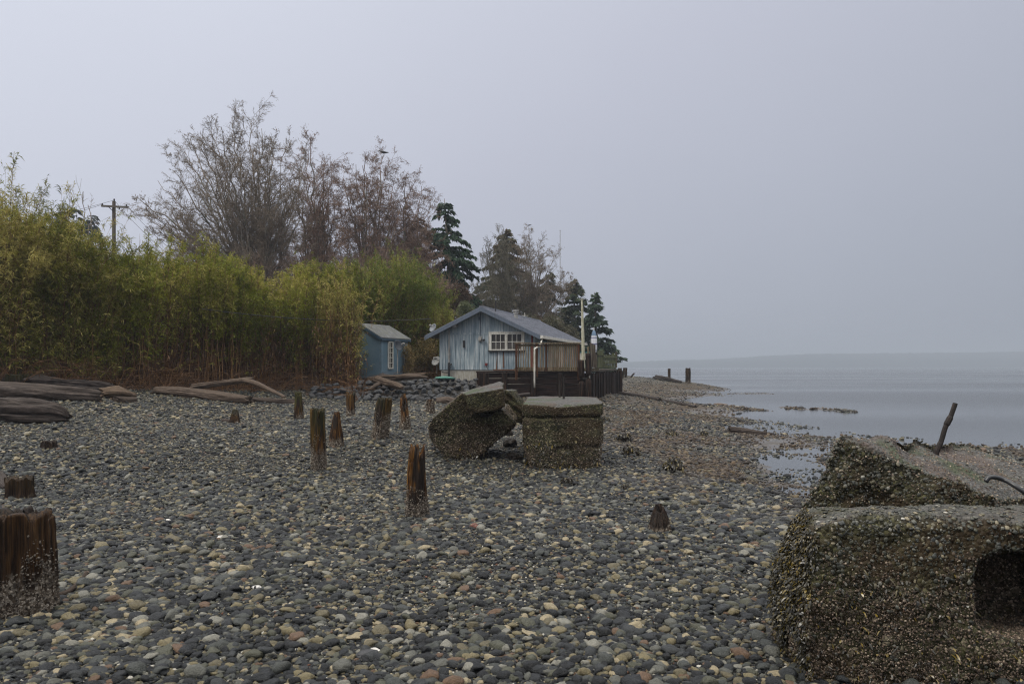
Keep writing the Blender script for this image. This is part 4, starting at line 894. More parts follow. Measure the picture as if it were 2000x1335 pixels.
MB().box((-.11, -.022, .0), (.022, -.001, SE - .05)).box((.0, -.001, .0), (.022, .12, SE - .05)).build('corner_trim', paint('pale_blue_trim', (.13, .20, .255), .6), shed)
m = MB()
for s in (-1, 1):
    E = SW / 2 + .10; a = [(-SW/2, -.14, SA), (-SW/2 + s*E, -.14, SA - (SA - SE) / (SW/2) * E), (-SW/2 + s*E, SL + .14, SA - (SA - SE) / (SW/2) * E), (-SW/2, SL + .14, SA)]
    q = a + [(u, v, z - .05) for u, v, z in a]
    m.add(q, [(0,1,2,3),(7,6,5,4),(0,4,5,1),(1,5,6,2),(2,6,7,3)] if s < 0 else [(3,2,1,0),(4,5,6,7),(1,5,4,0),(2,6,5,1),(3,7,6,2)])
m.build('roof', M_shingle, shed)
m = MB(); E = SW/2 + .10; ze_ = SA - (SA - SE) / (SW/2) * E
for s in (-1, 1): m.beam((-SW/2, -.155, SA - .09), (-SW/2 + s*E, -.155, ze_ - .09), .03, .10)
m.box((E - SW/2 - .03, -.13, ze_ - .13), (E - SW/2 + .0, SL + .13, ze_ - .052)); m.build('fascia', paint('dark_blue_fascia', (.04, .075, .11), .6), shed)
window(shed, .52, .92, .42, 1.68, 2, 5, .002, 1, 'plain')
# ------------------------------------------------------------------ rock bank below shed and cottage
def stone_copies():
    protos = [rock_mesh(200 + k, 1, .85, .86, .12, .95 if k % 3 else .6, 3, 1) for k in range(10)]
    rg = np.random.default_rng(5); first = {}
    spots = []
    for row, (y0, yd) in enumerate(((781, 32.6), (773, 33.0), (765, 33.5), (757, 34.0), (749.5, 34.5), (743, 35.0))):
        lo, hi = (598, 600, 606, 618, 690, 800)[row], (918, 922, 926, 930, 930, 928)[row]
        x = lo + rg.uniform(0, 5)
        while x < hi:
            wpx = rg.uniform(10, 19) * (1.0 if row < 5 else .85)
            edge = 4 if x < 660 else 0
            spots.append((x + wpx / 2, y0 + rg.normal(0, 1.6) - edge, yd + rg.normal(0, .08), wpx)); x += wpx * .93
    print('bank stones', len(spots))
    for i, (x, y, Y, wpx) in enumerate(spots):
        k = i % 10; p = P(x, y, Y); s = wpx / F * Y * .55
        z0 = float(gz(p[0:1], p[1:2])[0])
        if p[2] < z0 + s * .2: p[2] = z0 + s * .25
        if k not in first:
            o = part('bank_stone', protos[k], M_rock); first[k] = o
        else: o = first[k].copy(); COL.objects.link(o)
        o.location = p; o.scale = (s * 1.05, s, s * rg.uniform(.72, 1.0)); o.rotation_euler = (rg.normal(0, .25), rg.normal(0, .25), rg.uniform(0, 6.28))
        tag(o, 'dark angular stone stacked in the rock bank below the shed and cottage', 'stone', 'stones of the rock bank')
stone_copies()
# earth behind the stones
m = MB(); bp = [P(690,744,36.2), P(760,742,35.9), P(850,742,35.8), P(935,744,35.9)]
V = []; Fc = []
for p in bp:
    g = float(gz(p[0:1], p[1:2] - 2.3)[0]) - .3
    V += [(p[0] * .93, p[1] - 2.7, g), (p[0], p[1] - .9, p[2] - .12), (p[0], p[1] + 1.5, p[2] - .02), (p[0], p[1] + 7, p[2] + .02)]
for i in range(3):
    for j in range(3): Fc.append((i*4+j, (i+1)*4+j, (i+1)*4+j+1, i*4+j+1))
struct('earth_bank', mesh('earth_bank', V, Fc), mat('dark_earth', lambda t: {'Base Color': t.ramp(t.noise(t.pos(), 8, 5), [(.3, (.012, .010, .008)), (.7, (.05, .042, .032))]), 'Roughness': .9, 'Normal': t.bump(t.noise(t.pos(), 12, 4), .08)}))
# green net on the bank
V, Fc = ICO2; V = V * (1 + .35 * fbm(V * 2.5, 3, 4))[:, None] * [.48, .25, .09]
o = part('fishing_net', mesh('fishing_net', V, Fc, None, True), mat('green_net', lambda t: {'Base Color': t.ramp(t.noise(t.obj(), 30, 4), [(.35, (.02, .07, .055)), (.65, (.10, .28, .22))]), 'Roughness': .8, 'Normal': t.bump(t.noise(t.obj(), 40, 3), .03)}))
o.location = P(869, 738, 35.0); tag(o, 'crumpled green net lying on the rock bank by the cottage corner', 'net')

# ------------------------------------------------------------------ bulkhead, deck and railings
def G_plank(dark, lo, hi, moss=0.0):
    def g(t):
        o = t.obj(); a = t.noise(t.map(o, dark), 1, 6, .65); b = t.noise(o, 2.2, 4)
        c = t.ramp(a, [(.3, tuple(x * .4 for x in lo)), (.5, lo), (.72, hi)])
        if moss: c = t.mix(t.m('MULTIPLY', t.sm(b, .40, .62), moss), c, (.085, .095, .035))
        return {'Base Color': c, 'Roughness': .7, 'Specular IOR Level': .15, 'Normal': t.bump(a, .012, .7)}
    return g
M_bulk = mat('tarred_planks', G_plank((1.2, 8, 14), (.018, .011, .009), (.06, .035, .028)))
M_bulkv = mat('tarred_piles', G_plank((14, 14, 1.0), (.014, .009, .007), (.075, .042, .027)))
M_rail = mat('mossy_grey_balusters', G_plank((18, 18, 1.4), (.15, .105, .068), (.34, .27, .19), .3))
M_post = mat('red_brown_posts', G_plank((16, 16, 1.2), (.055, .024, .012), (.13, .06, .03)))
M_green = mat('green_mossy_boards', G_plank((18, 18, 1.4), (.075, .08, .03), (.19, .195, .10), .5))
M_grey = mat('silvered_boards', G_plank((18, 18, 1.4), (.07, .055, .042), (.17, .145, .12), .15))
TOP = 1.74; BY = 35.2
bk_ = thing('timber_bulkhead', 'dark tarred timber bulkhead holding up the deck', 'bulkhead', (1, BY, .5))
xl, xr = (932 - CX) / F * BY, (1150 - CX) / F * BY
zz = .25
for k in range(6):
    z1 = zz + .25; MB().box((xl, BY + .0 + .012 * (k % 2), zz), (xr, BY + .12, z1 - .018)).wbuild('plank', M_bulk, bk_); zz = z1
MB().box((xl - .05, BY - .06, TOP + .0), (xr - .2, BY + .3, TOP + .07)).wbuild('cap', M_bulk, bk_)
MB().box((xl - .02, BY - .1, .3), (xl + .35, BY - .003, TOP)).wbuild('end_post', M_bulkv, bk_)
for px in (949, 985, 1041, 1094): 
    X = (px - CX) / F * BY
    MB().tube([(X, BY - .10, .2), (X + .01, BY - .10, 1.2), (X, BY - .10, TOP - .005)], [.135, .13, .125], 10).wbuild('post', M_bulkv, bk_)
MB().box((xl + .01, BY + .13, .3), (xl + .16, BY + 3.0, TOP - .01)).wbuild('return_wall', M_bulk, bk_)
# side wall of upright sheet planks running back along the water
rg = np.random.default_rng(3); c0, c1 = np.array([(1157 - CX) / F * 35.4, 35.4]), np.array([6.42, 48.0]); n = 40
for k in range(n):
    a, b = c0 + (c1 - c0) * k / n, c0 + (c1 - c0) * (k + .93) / n; dx = (b - a) / np.linalg.norm(b - a); nr = np.array([dx[1], -dx[0]])
    o_ = rg.uniform(-.02, .05) + .06 * (k % 3 == 0); zt = TOP + rg.uniform(-.1, .04); zb = float(gz(a[0:1], a[1:2])[0]) - .3
    q = [(*(a + nr * o_), zb), (*(b + nr * o_), zb), (*(b + nr * (o_ - .14)), zb), (*(a + nr * (o_ - .14)), zb)]
    MB().hexa(q + [(x_, y_, zt) for x_, y_, _ in q]).wbuild('sheet_plank', M_bulkv, bk_)
MB().tube([(6.45, 47.9, 0), (6.45, 47.9, 1.78)], .2, 10).wbuild('corner_pile', M_bulkv, bk_)
# free-standing corner piles
def cpile(px0, px1, yt, Y, label, m_=None, nm='corner_piling'):
    x = ((px0 + px1) / 2 - CX) / F * Y; R = (px1 - px0) / F * Y / 2; zt = H - (yt - HY) / F * Y; zb = float(gz(np.array([x]), np.array([Y]))[0])
    r = thing(nm, label, 'piling', (x, Y, zb)); pts = [(0, 0, -.3), (.02, 0, (zt - zb) * .5), (0, 0, zt - zb)]
    part('post', log_mesh(pts, [R * 1.05, R, R * .95], int(px0), .07, .05, 24, 8, 1, None, .1), m_ or M_bulkv, r); return r
cpile(1129, 1141, 703, 34.85, 'shorter dark round piling at the deck corner, left of the tall one')
cpile(1143, 1154, 690, 34.7, 'tall dark red piling standing in front of the bulkhead corner')
# deck
dk = thing('deck', 'plank deck on top of the bulkhead beside the cottage', 'deck', (1.6, 36, TOP))
MB().box((.1, BY - .05, TOP + .08), (3.35, BY + 2.2, TOP + .17)).wbuild('planks', M_grey, dk)
V = [(3.36, BY, TOP + .05), (3.56, BY + .1, TOP + .05), (6.3, 47.9, TOP + .05), (3.2, 47.9, TOP + .05), (1.5, BY + 2.3, TOP + .05)]
m = MB(); m.add(V + [(x, y, z + .09) for x, y, z in V], [(4,3,2,1,0),(5,6,7,8,9)] + [(i, (i+1) % 5, (i+1) % 5 + 5, i + 5) for i in range(5)]); m.wbuild('walkway', M_grey, dk)
MB().box((.1, BY - .075, TOP - .02 + .1), (3.4, BY - .052, TOP + .2)).wbuild('rim_board', M_rail, dk)
# front railing
rl = thing('deck_railing', 'mossy wooden baluster railing along the deck front', 'railing', (1.55, BY - .12, TOP))
z0_, z1_ = 1.86, H + 46 / F * BY
for px in (1008.5, 1129.5):
    X = (px - CX) / F * BY; MB().box((X - .05, BY - .2, 1.42), (X + .05, BY - .1, z1_ - .03)).wbuild('post', M_post, rl)
for px in (1048.5, 1066.5): X = (px - CX) / F * BY; MB().box((X - .04, BY - .17, 1.55 if px < 1060 else 1.8), (X + .04, BY - .1, z1_ - .03)).wbuild('post', M_post, rl)
MB().box((.1, BY - .22, z1_ - .028), (3.05, BY - .06, z1_ + .02)).wbuild('top_rail', M_rail, rl)
MB().box((.13, BY - .098, z1_ - .14), (2.98, BY - .06, z1_ - .06)).wbuild('upper_rail', M_rail, rl)
MB().box((.13, BY - .098, z0_ + .04), (2.98, BY - .06, z0_ + .13)).wbuild('lower_rail', M_rail, rl)
k = 0; X = .26
while X < 2.88:
    w_ = .05 if X < 1.3 else .062
    if not any(abs(X + .02 - (p_ - CX) / F * BY) < .06 for p_ in (1048.5, 1066.5)):
        MB().box((X, BY - .145 + .006 * (k % 2), z0_ - .06 + .015 * ((k * 7) % 3)), (X + w_, BY - .1, z1_ - .035)).wbuild('baluster', M_rail, rl)
    X += .108 if X < 1.3 else .086; k += 1
# taller solid fence and low side fence
fn = thing('side_fence', 'silvered solid board fence panel at the deck corner', 'fence', (3.62, 35.6, 1.8))
for k in range(5):
    X = 3.46 + k * .066; MB().box((X, 35.5, 1.98), (X + .062, 35.54, 3.07 - .03 * k + .012 * (k % 2) - (.42 if k == 4 else 0))).wbuild('board', M_grey, fn)
MB().box((3.36, 35.45, 1.9), (3.42, 35.53, 2.9)).wbuild('post', M_rail, fn)
MB().box((3.5, 35.35, 1.82), (3.86, 35.6, 1.95)).wbuild('step_beam', M_grey, fn)
gf = thing('low_fence', 'green mossy low fence of mixed panels along the bulkhead edge', 'fence', (5, 41, 1.8))
def panel(px0, px1, yt, yb, Y0, Y1, n, m_, nm):
    for k in range(n):
        f0, f1 = k / n, (k + .86) / n; pa, pb = px0 + (px1 - px0) * f0, px0 + (px1 - px0) * f1; Ya, Yb = Y0 + (Y1 - Y0) * f0, Y0 + (Y1 - Y0) * f1
        a, b = P(pa, yb, Ya), P(pb, yb, Yb); zt = P(pa, yt, Ya)[2] + .05 * (k % 2)
        MB().hexa([a, b, b + (.01, .05, 0), a + (.01, .05, 0)] + [np.array([q[0], q[1], zt]) for q in (a, b, b + (.01, .05, 0), a + (.01, .05, 0))]).wbuild(nm, m_, gf)
panel(1167, 1179, 684, 718, 37.5, 39.5, 4, M_green, 'board')
panel(1180, 1203, 693, 718, 40, 46.5, 8, M_green, 'slat')
for y_ in (697, 708):
    MB().beam(P(1180, y_, 39.9), P(1204, y_, 46.4), .04, .09).wbuild('rail', M_green, gf)
MB().beam(P(1168, 692, 37.4), P(1179, 693, 39.4), .05, .06).wbuild('rail', M_green, gf)
MB().beam(P(1203.5, 718, 46.6), P(1203.5, 686, 46.6), .1, .1).wbuild('post', M_grey, gf)
MB().beam(P(1198, 718, 45.6), P(1198, 689, 45.6), .1, .1).wbuild('post', M_green, gf)
# flagpole, parasol, tub
r = thing('flagpole', 'peeling white wooden pole rising behind the deck railing', 'pole', P(1139, 716, 36.6))
q = [P(1139.5, 722, 36.6), P(1138.5, 660, 36.6), P(1137, 600, 36.6), P(1136.5, 583, 36.6)]
MB().tube(q, [.075, .07, .05, .035], 8).wbuild('shaft', mat('peeling_white_paint', lambda t: {'Base Color': t.ramp(t.noise(t.map(t.obj(), (8, 8, 2)), 2, 5, .7), [(.35, (.20, .18, .06)), (.5, (.42, .41, .30)), (.7, (.52, .50, .42))]), 'Roughness': .7}), r)
MB().box((q[3][0] - .1, q[3][1] - .03, q[3][2] - .06), (q[3][0] + .1, q[3][1] + .03, q[3][2])).wbuild('bracket', M_metal, r)
pc = P(1160, 685, 36.8)
r = thing('closed_parasol', 'folded blue and white striped parasol behind the board fence', 'parasol', pc)
n = 24; V = []; Fc = []; L = [(0, .10), (.12, .125), (.4, .13), (.65, .12), (.82, .09), (.95, .05), (1.0, .012)]
for t_0, rr in L:
    for k in range(n): a = 2*pi*k/n; r_ = rr * (1 + .16 * cos(a * 6)); V.append((r_ * cos(a), r_ * sin(a), -.05 + t_0 * 1.02))
for i in range(len(L) - 1):
    for k in range(n): Fc.append((i*n+k, i*n+(k+1) % n, (i+1)*n+(k+1) % n, (i+1)*n+k))
def G_par(t):
    z = t.sep(t.obj())[2]
    s = t.m('FRACT', t.m('MULTIPLY', z, 3.4)); st = t.m('LESS_THAN', s, .16); top = t.sm(z, .68, .72)
    return {'Base Color': t.mix(top, t.mix(st, (.60, .61, .64), (.10, .11, .22)), (.13, .20, .29)), 'Roughness': .8}
part('canopy', mesh('canopy', V, Fc, None, True), mat('striped_parasol_cloth', G_par), r)
MB().tube([(0, 0, -.9), (0, 0, 1.08)], .022).build('pole', M_white, r)
V, Fc = ICO2; k_ = np.clip(V[:, 2], -.6, .5)
r = thing('upturned_tub', 'white tub with a teal lid behind the flagpole', 'tub', P(1141, 689, 38))
MB().box((-.24, -.2, -.32), (.24, .2, .0)).build('tub_body', M_white, r); MB().box((-.27, -.23, .003), (.27, .23, .07)).build('lid', paint('teal_plastic', (.02, .11, .12), .4), r)
r = thing('tv_antenna', 'thin white aerial post above the cottage roof', 'aerial', P(1025, 620, 46))
MB().tube([(0, 0, -.9), (0, 0, .28)], .02).tube([(-.2, 0, .12), (.2, 0, .12)], .012).tube([(-.14, 0, -.05), (.14, 0, -.05)], .012).build('mast', M_white, r)
# ------------------------------------------------------------------ vegetation
def leaf_mat(name, stops, trans=.25, rough=.55):
    m = bpy.data.materials.new(name); m.use_nodes = True; t = T(m.node_tree); m.node_tree.nodes.clear()
    c = t.ramp(t.attr('tone'), stops)
    b = t.n('ShaderNodeBsdfPrincipled', {'Base Color': c, 'Roughness': rough, 'Specular IOR Level': .15})
    tr = t.n('ShaderNodeBsdfTranslucent', {'Color': c}); mx = t.n('ShaderNodeMixShader', {0: trans, 1: b.outputs[0], 2: tr.outputs[0]})
    t.n('ShaderNodeOutputMaterial', {'Surface': mx.outputs[0]}); return m
def leaves(p, d, L, Wd, tone, rng, droop=.3):
    """pointed leaf blades: p base points, d directions (arrays)"""
    n = len(p); d = d / (np.linalg.norm(d, axis=1, keepdims=True) + 1e-9)
    r = rng.normal(size=(n, 3)); s = np.cross(d, r); s /= np.linalg.norm(s, axis=1, keepdims=True) + 1e-9
    L, Wd = L[:, None], Wd[:, None]; mid = p + d * L * .45; tip = p + d * L - np.array([0, 0, 1.]) * L * droop
    V = np.stack([p, mid + s * Wd, tip, mid - s * Wd], 1).reshape(-1, 3)
    return V, np.arange(4 * n).reshape(-1, 4), np.repeat(tone, 4)
BAM = lambda y: leaf_mat('bamboo_leaves_' + y[0], y[1], .3)
M_bam1 = BAM(('olive', [(0, (0.062, 0.071, 0.009)), (.3, (0.120, 0.137, 0.016)), (.55, (0.189, 0.197, 0.029)), (.75, (0.265, 0.239, 0.050)), (1, (0.391, 0.340, 0.105))]))
M_bam2 = BAM(('yellowish', [(0, (0.074, 0.088, 0.010)), (.35, (0.149, 0.172, 0.018)), (.6, (0.228, 0.246, 0.025)), (.85, (0.310, 0.290, 0.054)), (1, (0.408, 0.352, 0.105))]))
M_bam3 = BAM(('green', [(0, (0.052, 0.075, 0.012)), (.4, (0.112, 0.150, 0.022)), (.7, (0.186, 0.212, 0.038)), (1, (0.312, 0.297, 0.070))]))
M_culm = mat('bamboo_canes', lambda t: {'Base Color': t.ramp(t.attr('tone'), [(0, (0.034, 0.015, 0.006)), (.4, (0.102, 0.044, 0.013)), (.7, (0.184, 0.087, 0.027)), (1, (0.326, 0.191, 0.073))]), 'Roughness': .55})
HT = np.array([(-260,290),(-60,312),(0,318),(40,352),(100,360),(135,378),(195,452),(262,462),(340,476),(400,468),(450,482),(505,530),(545,500),(600,490),(680,482),(740,470),(790,474),(825,506),(858,560),(880,612),(900,640)], float)
HB_ = np.array([(-260,24),(0,26.5),(300,29.5),(600,35),(690,38.8),(800,41.5),(880,43),(900,43)], float)
def thicket(label, x0, x1, n, mleaf, rng, t_lo, lean, per=150, dead=.2, depth=4.5, bulge=0., size=(.10, .22), cat='bamboo', dome=0):
    nc = max(8, n // 8); cpx = rng.uniform(x0, x1, nc); cdep = rng.uniform(0, 1, nc) ** 1.2 * depth; ch = rng.uniform(.82, 1.02, nc); cla = rng.uniform(0, 2 * pi, nc); ctn = rng.normal(size=nc) * .13
    cg = rng.integers(0, nc, n); px = cpx[cg] + rng.normal(size=n) * 13; dep = np.clip(cdep[cg] + rng.normal(size=n) * .3, 0, depth)
    Yf = np.interp(px, HB_[:, 0], HB_[:, 1]) + .25 * vn(np.stack([px / 25, px * 0, px * 0], 1), 3); Y = Yf + dep
    X = (px - CX) / F * Yf * (1 + dep / Yf * .55); zb = gz(X, Y)
    pyt = np.interp(px, HT[:, 0], HT[:, 1]); zt = H - (pyt - HY) / F * (Yf + 1.5)
    h = (zt - zb) * ch[cg] * rng.uniform(.84, 1.04, n) * np.where(dep < .8, rng.uniform(.75, 1, n), 1)
    h = h * (1 + .10 * fbm(np.stack([px / 60, dep * .4, px * 0], 1), 3, 17))
    root = thing('bamboo_thicket', label, cat, (X.mean(), Y.mean(), zb.mean()))
    la = cla[cg] + rng.normal(size=n) * .7; lm = h * lean * rng.uniform(.2, 1.2, n)
    dx = np.cos(la) * lm * .75; dy = np.sin(la) * lm * .6 - lm * .35 * (dep < 2)
    K = 7; tt = np.linspace(0, 1, K); path = np.zeros((n, K, 3))
    drp = rng.uniform(.0, .16, n) * lean / .2
    for k, t in enumerate(tt):
        path[:, k, 0] = X + dx * t ** 2; path[:, k, 1] = Y + dy * t ** 2; path[:, k, 2] = zb - .05 + h * (t - drp * t ** 3)
    path[:, 1:-1] += rng.normal(size=(n, K - 2, 3)) * .05
    r0 = rng.uniform(.010, .021, n)
    rad = lambda t: r0 * (1 - .8 * t)
    p0 = path[:, :-1].reshape(-1, 3); p1 = path[:, 1:].reshape(-1, 3)
    ra = np.stack([rad(t) for t in tt[:-1]], 1).ravel(); rb = np.stack([rad(t) for t in tt[1:]], 1).ravel()
    V1, F1 = segs(p0, p1, ra, rb, 3); tone1 = np.repeat(np.repeat(rng.random(n), K - 1), 6)
    # side twigs with leaves
    nb = int(n * per / 7); ci = rng.integers(0, n, nb); tlo = np.clip(t_lo(px[ci]) - .32 * (rng.random(n) < .22)[ci] * (dep[ci] < 1.6), .05, 1); ft = tlo + (1 - tlo) * rng.random(nb) ** .85
    a = ft * (K - 1); ia = np.clip(a.astype(int), 0, K - 2); f = (a - ia)[:, None]
    b = path[ci, ia] * (1 - f) + path[ci, ia + 1] * f
    up = path[ci, ia + 1] - path[ci, ia]; up /= np.linalg.norm(up, axis=1, keepdims=True)
    ang = rng.uniform(0, 2 * pi, nb); out = np.stack([np.cos(ang), np.sin(ang), 0 * ang], 1)
    L = rng.uniform(.25, .75, nb) * (1.15 - .75 * ft) * (1 + bulge)
    d = out * (1 - .55 * ft)[:, None] + up * (.35 + .75 * ft)[:, None] + rng.normal(size=(nb, 3)) * .15; d /= np.linalg.norm(d, axis=1, keepdims=True)
    e = b + d * L[:, None]
    V2, F2 = segs(b, e, np.full(nb, .006), np.full(nb, .002), 3); tone2 = np.repeat(rng.random(nb) * .8, 6)
    V, Fc = merge((V1, F1), (V2, F2)); part('canes', mesh('canes', V - np.array(root.location), Fc, {'tone': np.concatenate([tone1, tone2])}), M_culm, root, 'stuff')
    m = 9; nl = nb * m; q = np.repeat(np.arange(nb), m); s = rng.uniform(.25, 1.05, nl)[:, None]
    lp = b[q] + (e[q] - b[q]) * s; ld = d[q] * .8 + rng.normal(size=(nl, 3)) * .55
    clump = fbm(b * [.55, .55, .7], 3, 5)[q] * .45; dd = (rng.random(nb) < dead)[q] * .45
    tone = np.clip(.42 + ctn[cg[ci]][q] + clump + dd + rng.normal(size=nl) * .12 + (ft[q] - .6) * .12, 0, 1)
    Vl, Fl, tl = leaves(lp, ld, rng.uniform(*size, nl), rng.uniform(.008, .016, nl), tone, rng, .35)
    part('leaves', mesh('leaves', Vl - np.array(root.location), Fl, {'tone': tl}), mleaf, root, 'stuff')
    # low dead canes and hanging dry leaves inside
    n2 = int(n * 2.6); px = rng.uniform(x0, x1, n2); dep = rng.uniform(.1, 1, n2) * depth; Yf = np.interp(px, HB_[:, 0], HB_[:, 1]); Y = Yf + dep; X = (px - CX) / F * Yf * (1 + dep / Yf * .55); z = gz(X, Y)
    hh = rng.uniform(1.2, 3.6, n2); p0 = np.stack([X, Y, z - .05], 1); p1 = p0 + np.stack([rng.normal(size=n2) * .3, rng.normal(size=n2) * .3, hh], 1)
    V, Fc = segs(p0, p1, np.full(n2, .014), np.full(n2, .008), 3); part('dead_canes', mesh('dead_canes', V - np.array(root.location), Fc, {'tone': np.repeat(rng.random(n2) * .8, 6)}), M_culm, root, 'stuff')
    n3 = n * 38; i = rng.integers(0, n2, n3); f = rng.random(n3)[:, None]; p = p0[i] + (p1[i] - p0[i]) * f + rng.normal(size=(n3, 3)) * [.25, .25, .1]
    Vl, Fl, tl = leaves(p, rng.normal(size=(n3, 3)) + [0, 0, -.9], rng.uniform(*size, n3), rng.uniform(.012, .022, n3), rng.random(n3) * .85, rng, .3)
    part('dry_leaves', mesh('dry_leaves', Vl - np.array(root.location), Fl, {'tone': tl}), M_culm, root, 'stuff')
    return root
rg = np.random.default_rng(101)
thicket('tall olive bamboo thicket at the far left, leafy down to the ground', -120, 215, 620, M_bam1, rg, lambda x: np.full(len(x), .06), .36, 330, .35, 5, .25, (.13, .27))
thicket('long yellow-green bamboo thicket with bare brown canes behind the driftwood', 190, 560, 760, M_bam2, rg, lambda x: np.clip(.50 + .09 * np.sin(x * .05) + .07 * np.sin(x * .13), 0, 1), .17, 240, .22, 4.5, .1)
thicket('yellow-green bamboo thicket standing directly left of the shed', 545, 700, 320, M_bam2, rg, lambda x: .42 + .08 * np.sin(x * .11), .16, 240, .2, 4, .1)
thicket('rounded green bamboo thicket rising behind the shed', 690, 868, 560, M_bam3, rg, lambda x: np.clip(.22 + (x > 810) * -.1, 0, 1), .32, 330, .15, 5, .35)
HB_[:, 1] -= np.interp(HB_[:, 0], [600, 690, 760], [0, 4.4, 0])
thicket('brown dry bamboo clump hanging over the left end of the shed', 640, 690, 70, M_bam1, rg, lambda x: np.full(len(x), .3), .2, 150, .6, .8, .1)
# dry fallen canes at the thicket foot
def dry_canes(label, x0, x1, n, rng, dy=-1.0):
    px = rng.uniform(x0, x1, n); Yf = np.interp(px, HB_[:, 0], HB_[:, 1]) + rng.uniform(dy, .6, n); X = (px - CX) / F * Yf; z = gz(X, Yf)
    a = rng.uniform(0, 2 * pi, n); L = rng.uniform(.5, 2.6, n); el = rng.uniform(.02, 1.1, n)
    p0 = np.stack([X, Yf, z - .02], 1); d = np.stack([np.cos(a) * np.cos(el), np.sin(a) * np.cos(el) * .5, np.sin(el)], 1)
    p1 = p0 + d * L[:, None] * .5; p2 = p1 + (d * [1, 1, .35] + [0, 0, -.15]) * L[:, None] * .5
    V, Fc = merge(segs(p0, p1, np.full(n, .011), np.full(n, .008)), segs(p1, p2, np.full(n, .008), np.full(n, .003)))
    tone = np.repeat(rng.uniform(.0, .75, n), 6)
    o = part('dry_canes', mesh('dry_canes', V, Fc, {'tone': np.concatenate([tone, tone])}), M_culm, None, 'stuff'); tag(o, label, 'dry canes')
dry_canes('tangle of dry brown canes and grass along the thicket foot', -40, 705, 1300, rg)
dry_canes('dry reddish grass on the bank beneath the shed', 690, 850, 450, rg, -3.2)

# ---- bare trees
def bark(name, lo, hi, moss=(.10, .11, .07)):
    return mat(name, lambda t: {'Base Color': t.mix(t.sm(t.noise(t.pos(), 1.3, 4), .5, .7), t.ramp(t.noise(t.pos(), 7, 4), [(.3, lo), (.7, hi)]), moss), 'Roughness': .85})
M_bark1 = bark('grey_bark', (0.094, 0.081, 0.065), (0.250, 0.225, 0.188))
M_bark2 = bark('brown_bark', (.05, .038, .03), (.13, .10, .078))
M_bark3 = bark('greenish_bark', (.06, .055, .035), (.15, .14, .095), (.12, .125, .07))
M_twig = {k: mat(k + '_twigs', lambda t, c=c: {'Base Color': t.ramp(t.attr('tone'), [(0, tuple(v * .6 for v in c)), (1, tuple(v * 1.6 for v in c))]), 'Roughness': .85})
          for k, c in (('red_brown', (.155, .098, .07)), ('grey_brown', (.15, .118, .085)), ('olive_brown', (0.095, 0.084, 0.055)))}
def grow(stems, rng, lev=3, spread=.55, nch=(11, 8, 6), ratio=(.42, .5, .55), grav=.0, rtw=.011, fmin=.22):
    """stems: list of (path points, r0, r1). Returns segment arrays: boughs and twigs, and twig tips"""
    B0, B1, R0, R1 = [], [], [], []; Tw0, Tw1, Q0, Q1 = [], [], [], []; tips = []; cur = []
    for pts, r0, r1 in stems:
        pts = np.array(smooth_path(pts, 5)); pts[1:-1] += rng.normal(size=pts[1:-1].shape) * np.linalg.norm(pts[-1] - pts[0]) * .007
        rr = np.linspace(r0, r1, len(pts)); B0.append(pts[:-1]); B1.append(pts[1:]); R0.append(rr[:-1]); R1.append(rr[1:])
        cur.append((pts, rr))
    for l in range(lev):
        nxt = []; last = l == lev - 1
        for pts, rr in cur:
            Ls = np.linalg.norm(pts[-1] - pts[0]); n = rng.poisson(nch[l] * (1 if l else max(.5, Ls / 9)))
            for _ in range(max(n, 1)):
                f = rng.uniform(fmin if l == 0 else .12, 1.0); a = f * (len(pts) - 1); i = min(int(a), len(pts) - 2); b = pts[i] + (pts[i + 1] - pts[i]) * (a - i)
                d = pts[i + 1] - pts[i]; d = d / (np.linalg.norm(d) + 1e-9)
                o = rng.normal(size=3); o -= d * o.dot(d); o /= np.linalg.norm(o) + 1e-9
                an = rng.uniform(.35, 1.0) * spread * 1.5; L = Ls * ratio[l] * rng.uniform(.45, 1.1) * (1.15 - .85 * f if l == 0 else 1.05 - .55 * f)
                dr = d * cos(an) + o * sin(an); k = 4 if not last else 3; q = [b]
                for j in range(k):
                    dr = dr + rng.normal(size=3) * .14 + np.array([0, 0, .07 - grav * (j + 1) * (l + 1) / 3]); dr /= np.linalg.norm(dr); q.append(q[-1] + dr * L / k)
                q = np.array(q); r_ = max(rtw, rr[i] * rng.uniform(.35, .6)); r2 = np.linspace(r_, max(rtw * .55, r_ * .25), len(q))
                nxt.append((q, r2))
                if last or r_ < rtw * 1.6: Tw0.append(q[:-1]); Tw1.append(q[1:]); Q0.append(r2[:-1]); Q1.append(r2[1:])
                else: B0.append(q[:-1]); B1.append(q[1:]); R0.append(r2[:-1]); R1.append(r2[1:])
                if last: tips.append(q[1:])
        cur = nxt
    c = np.concatenate
    return (c(B0), c(B1), c(R0), c(R1)), (c(Tw0), c(Tw1), c(Q0), c(Q1)), c(tips)
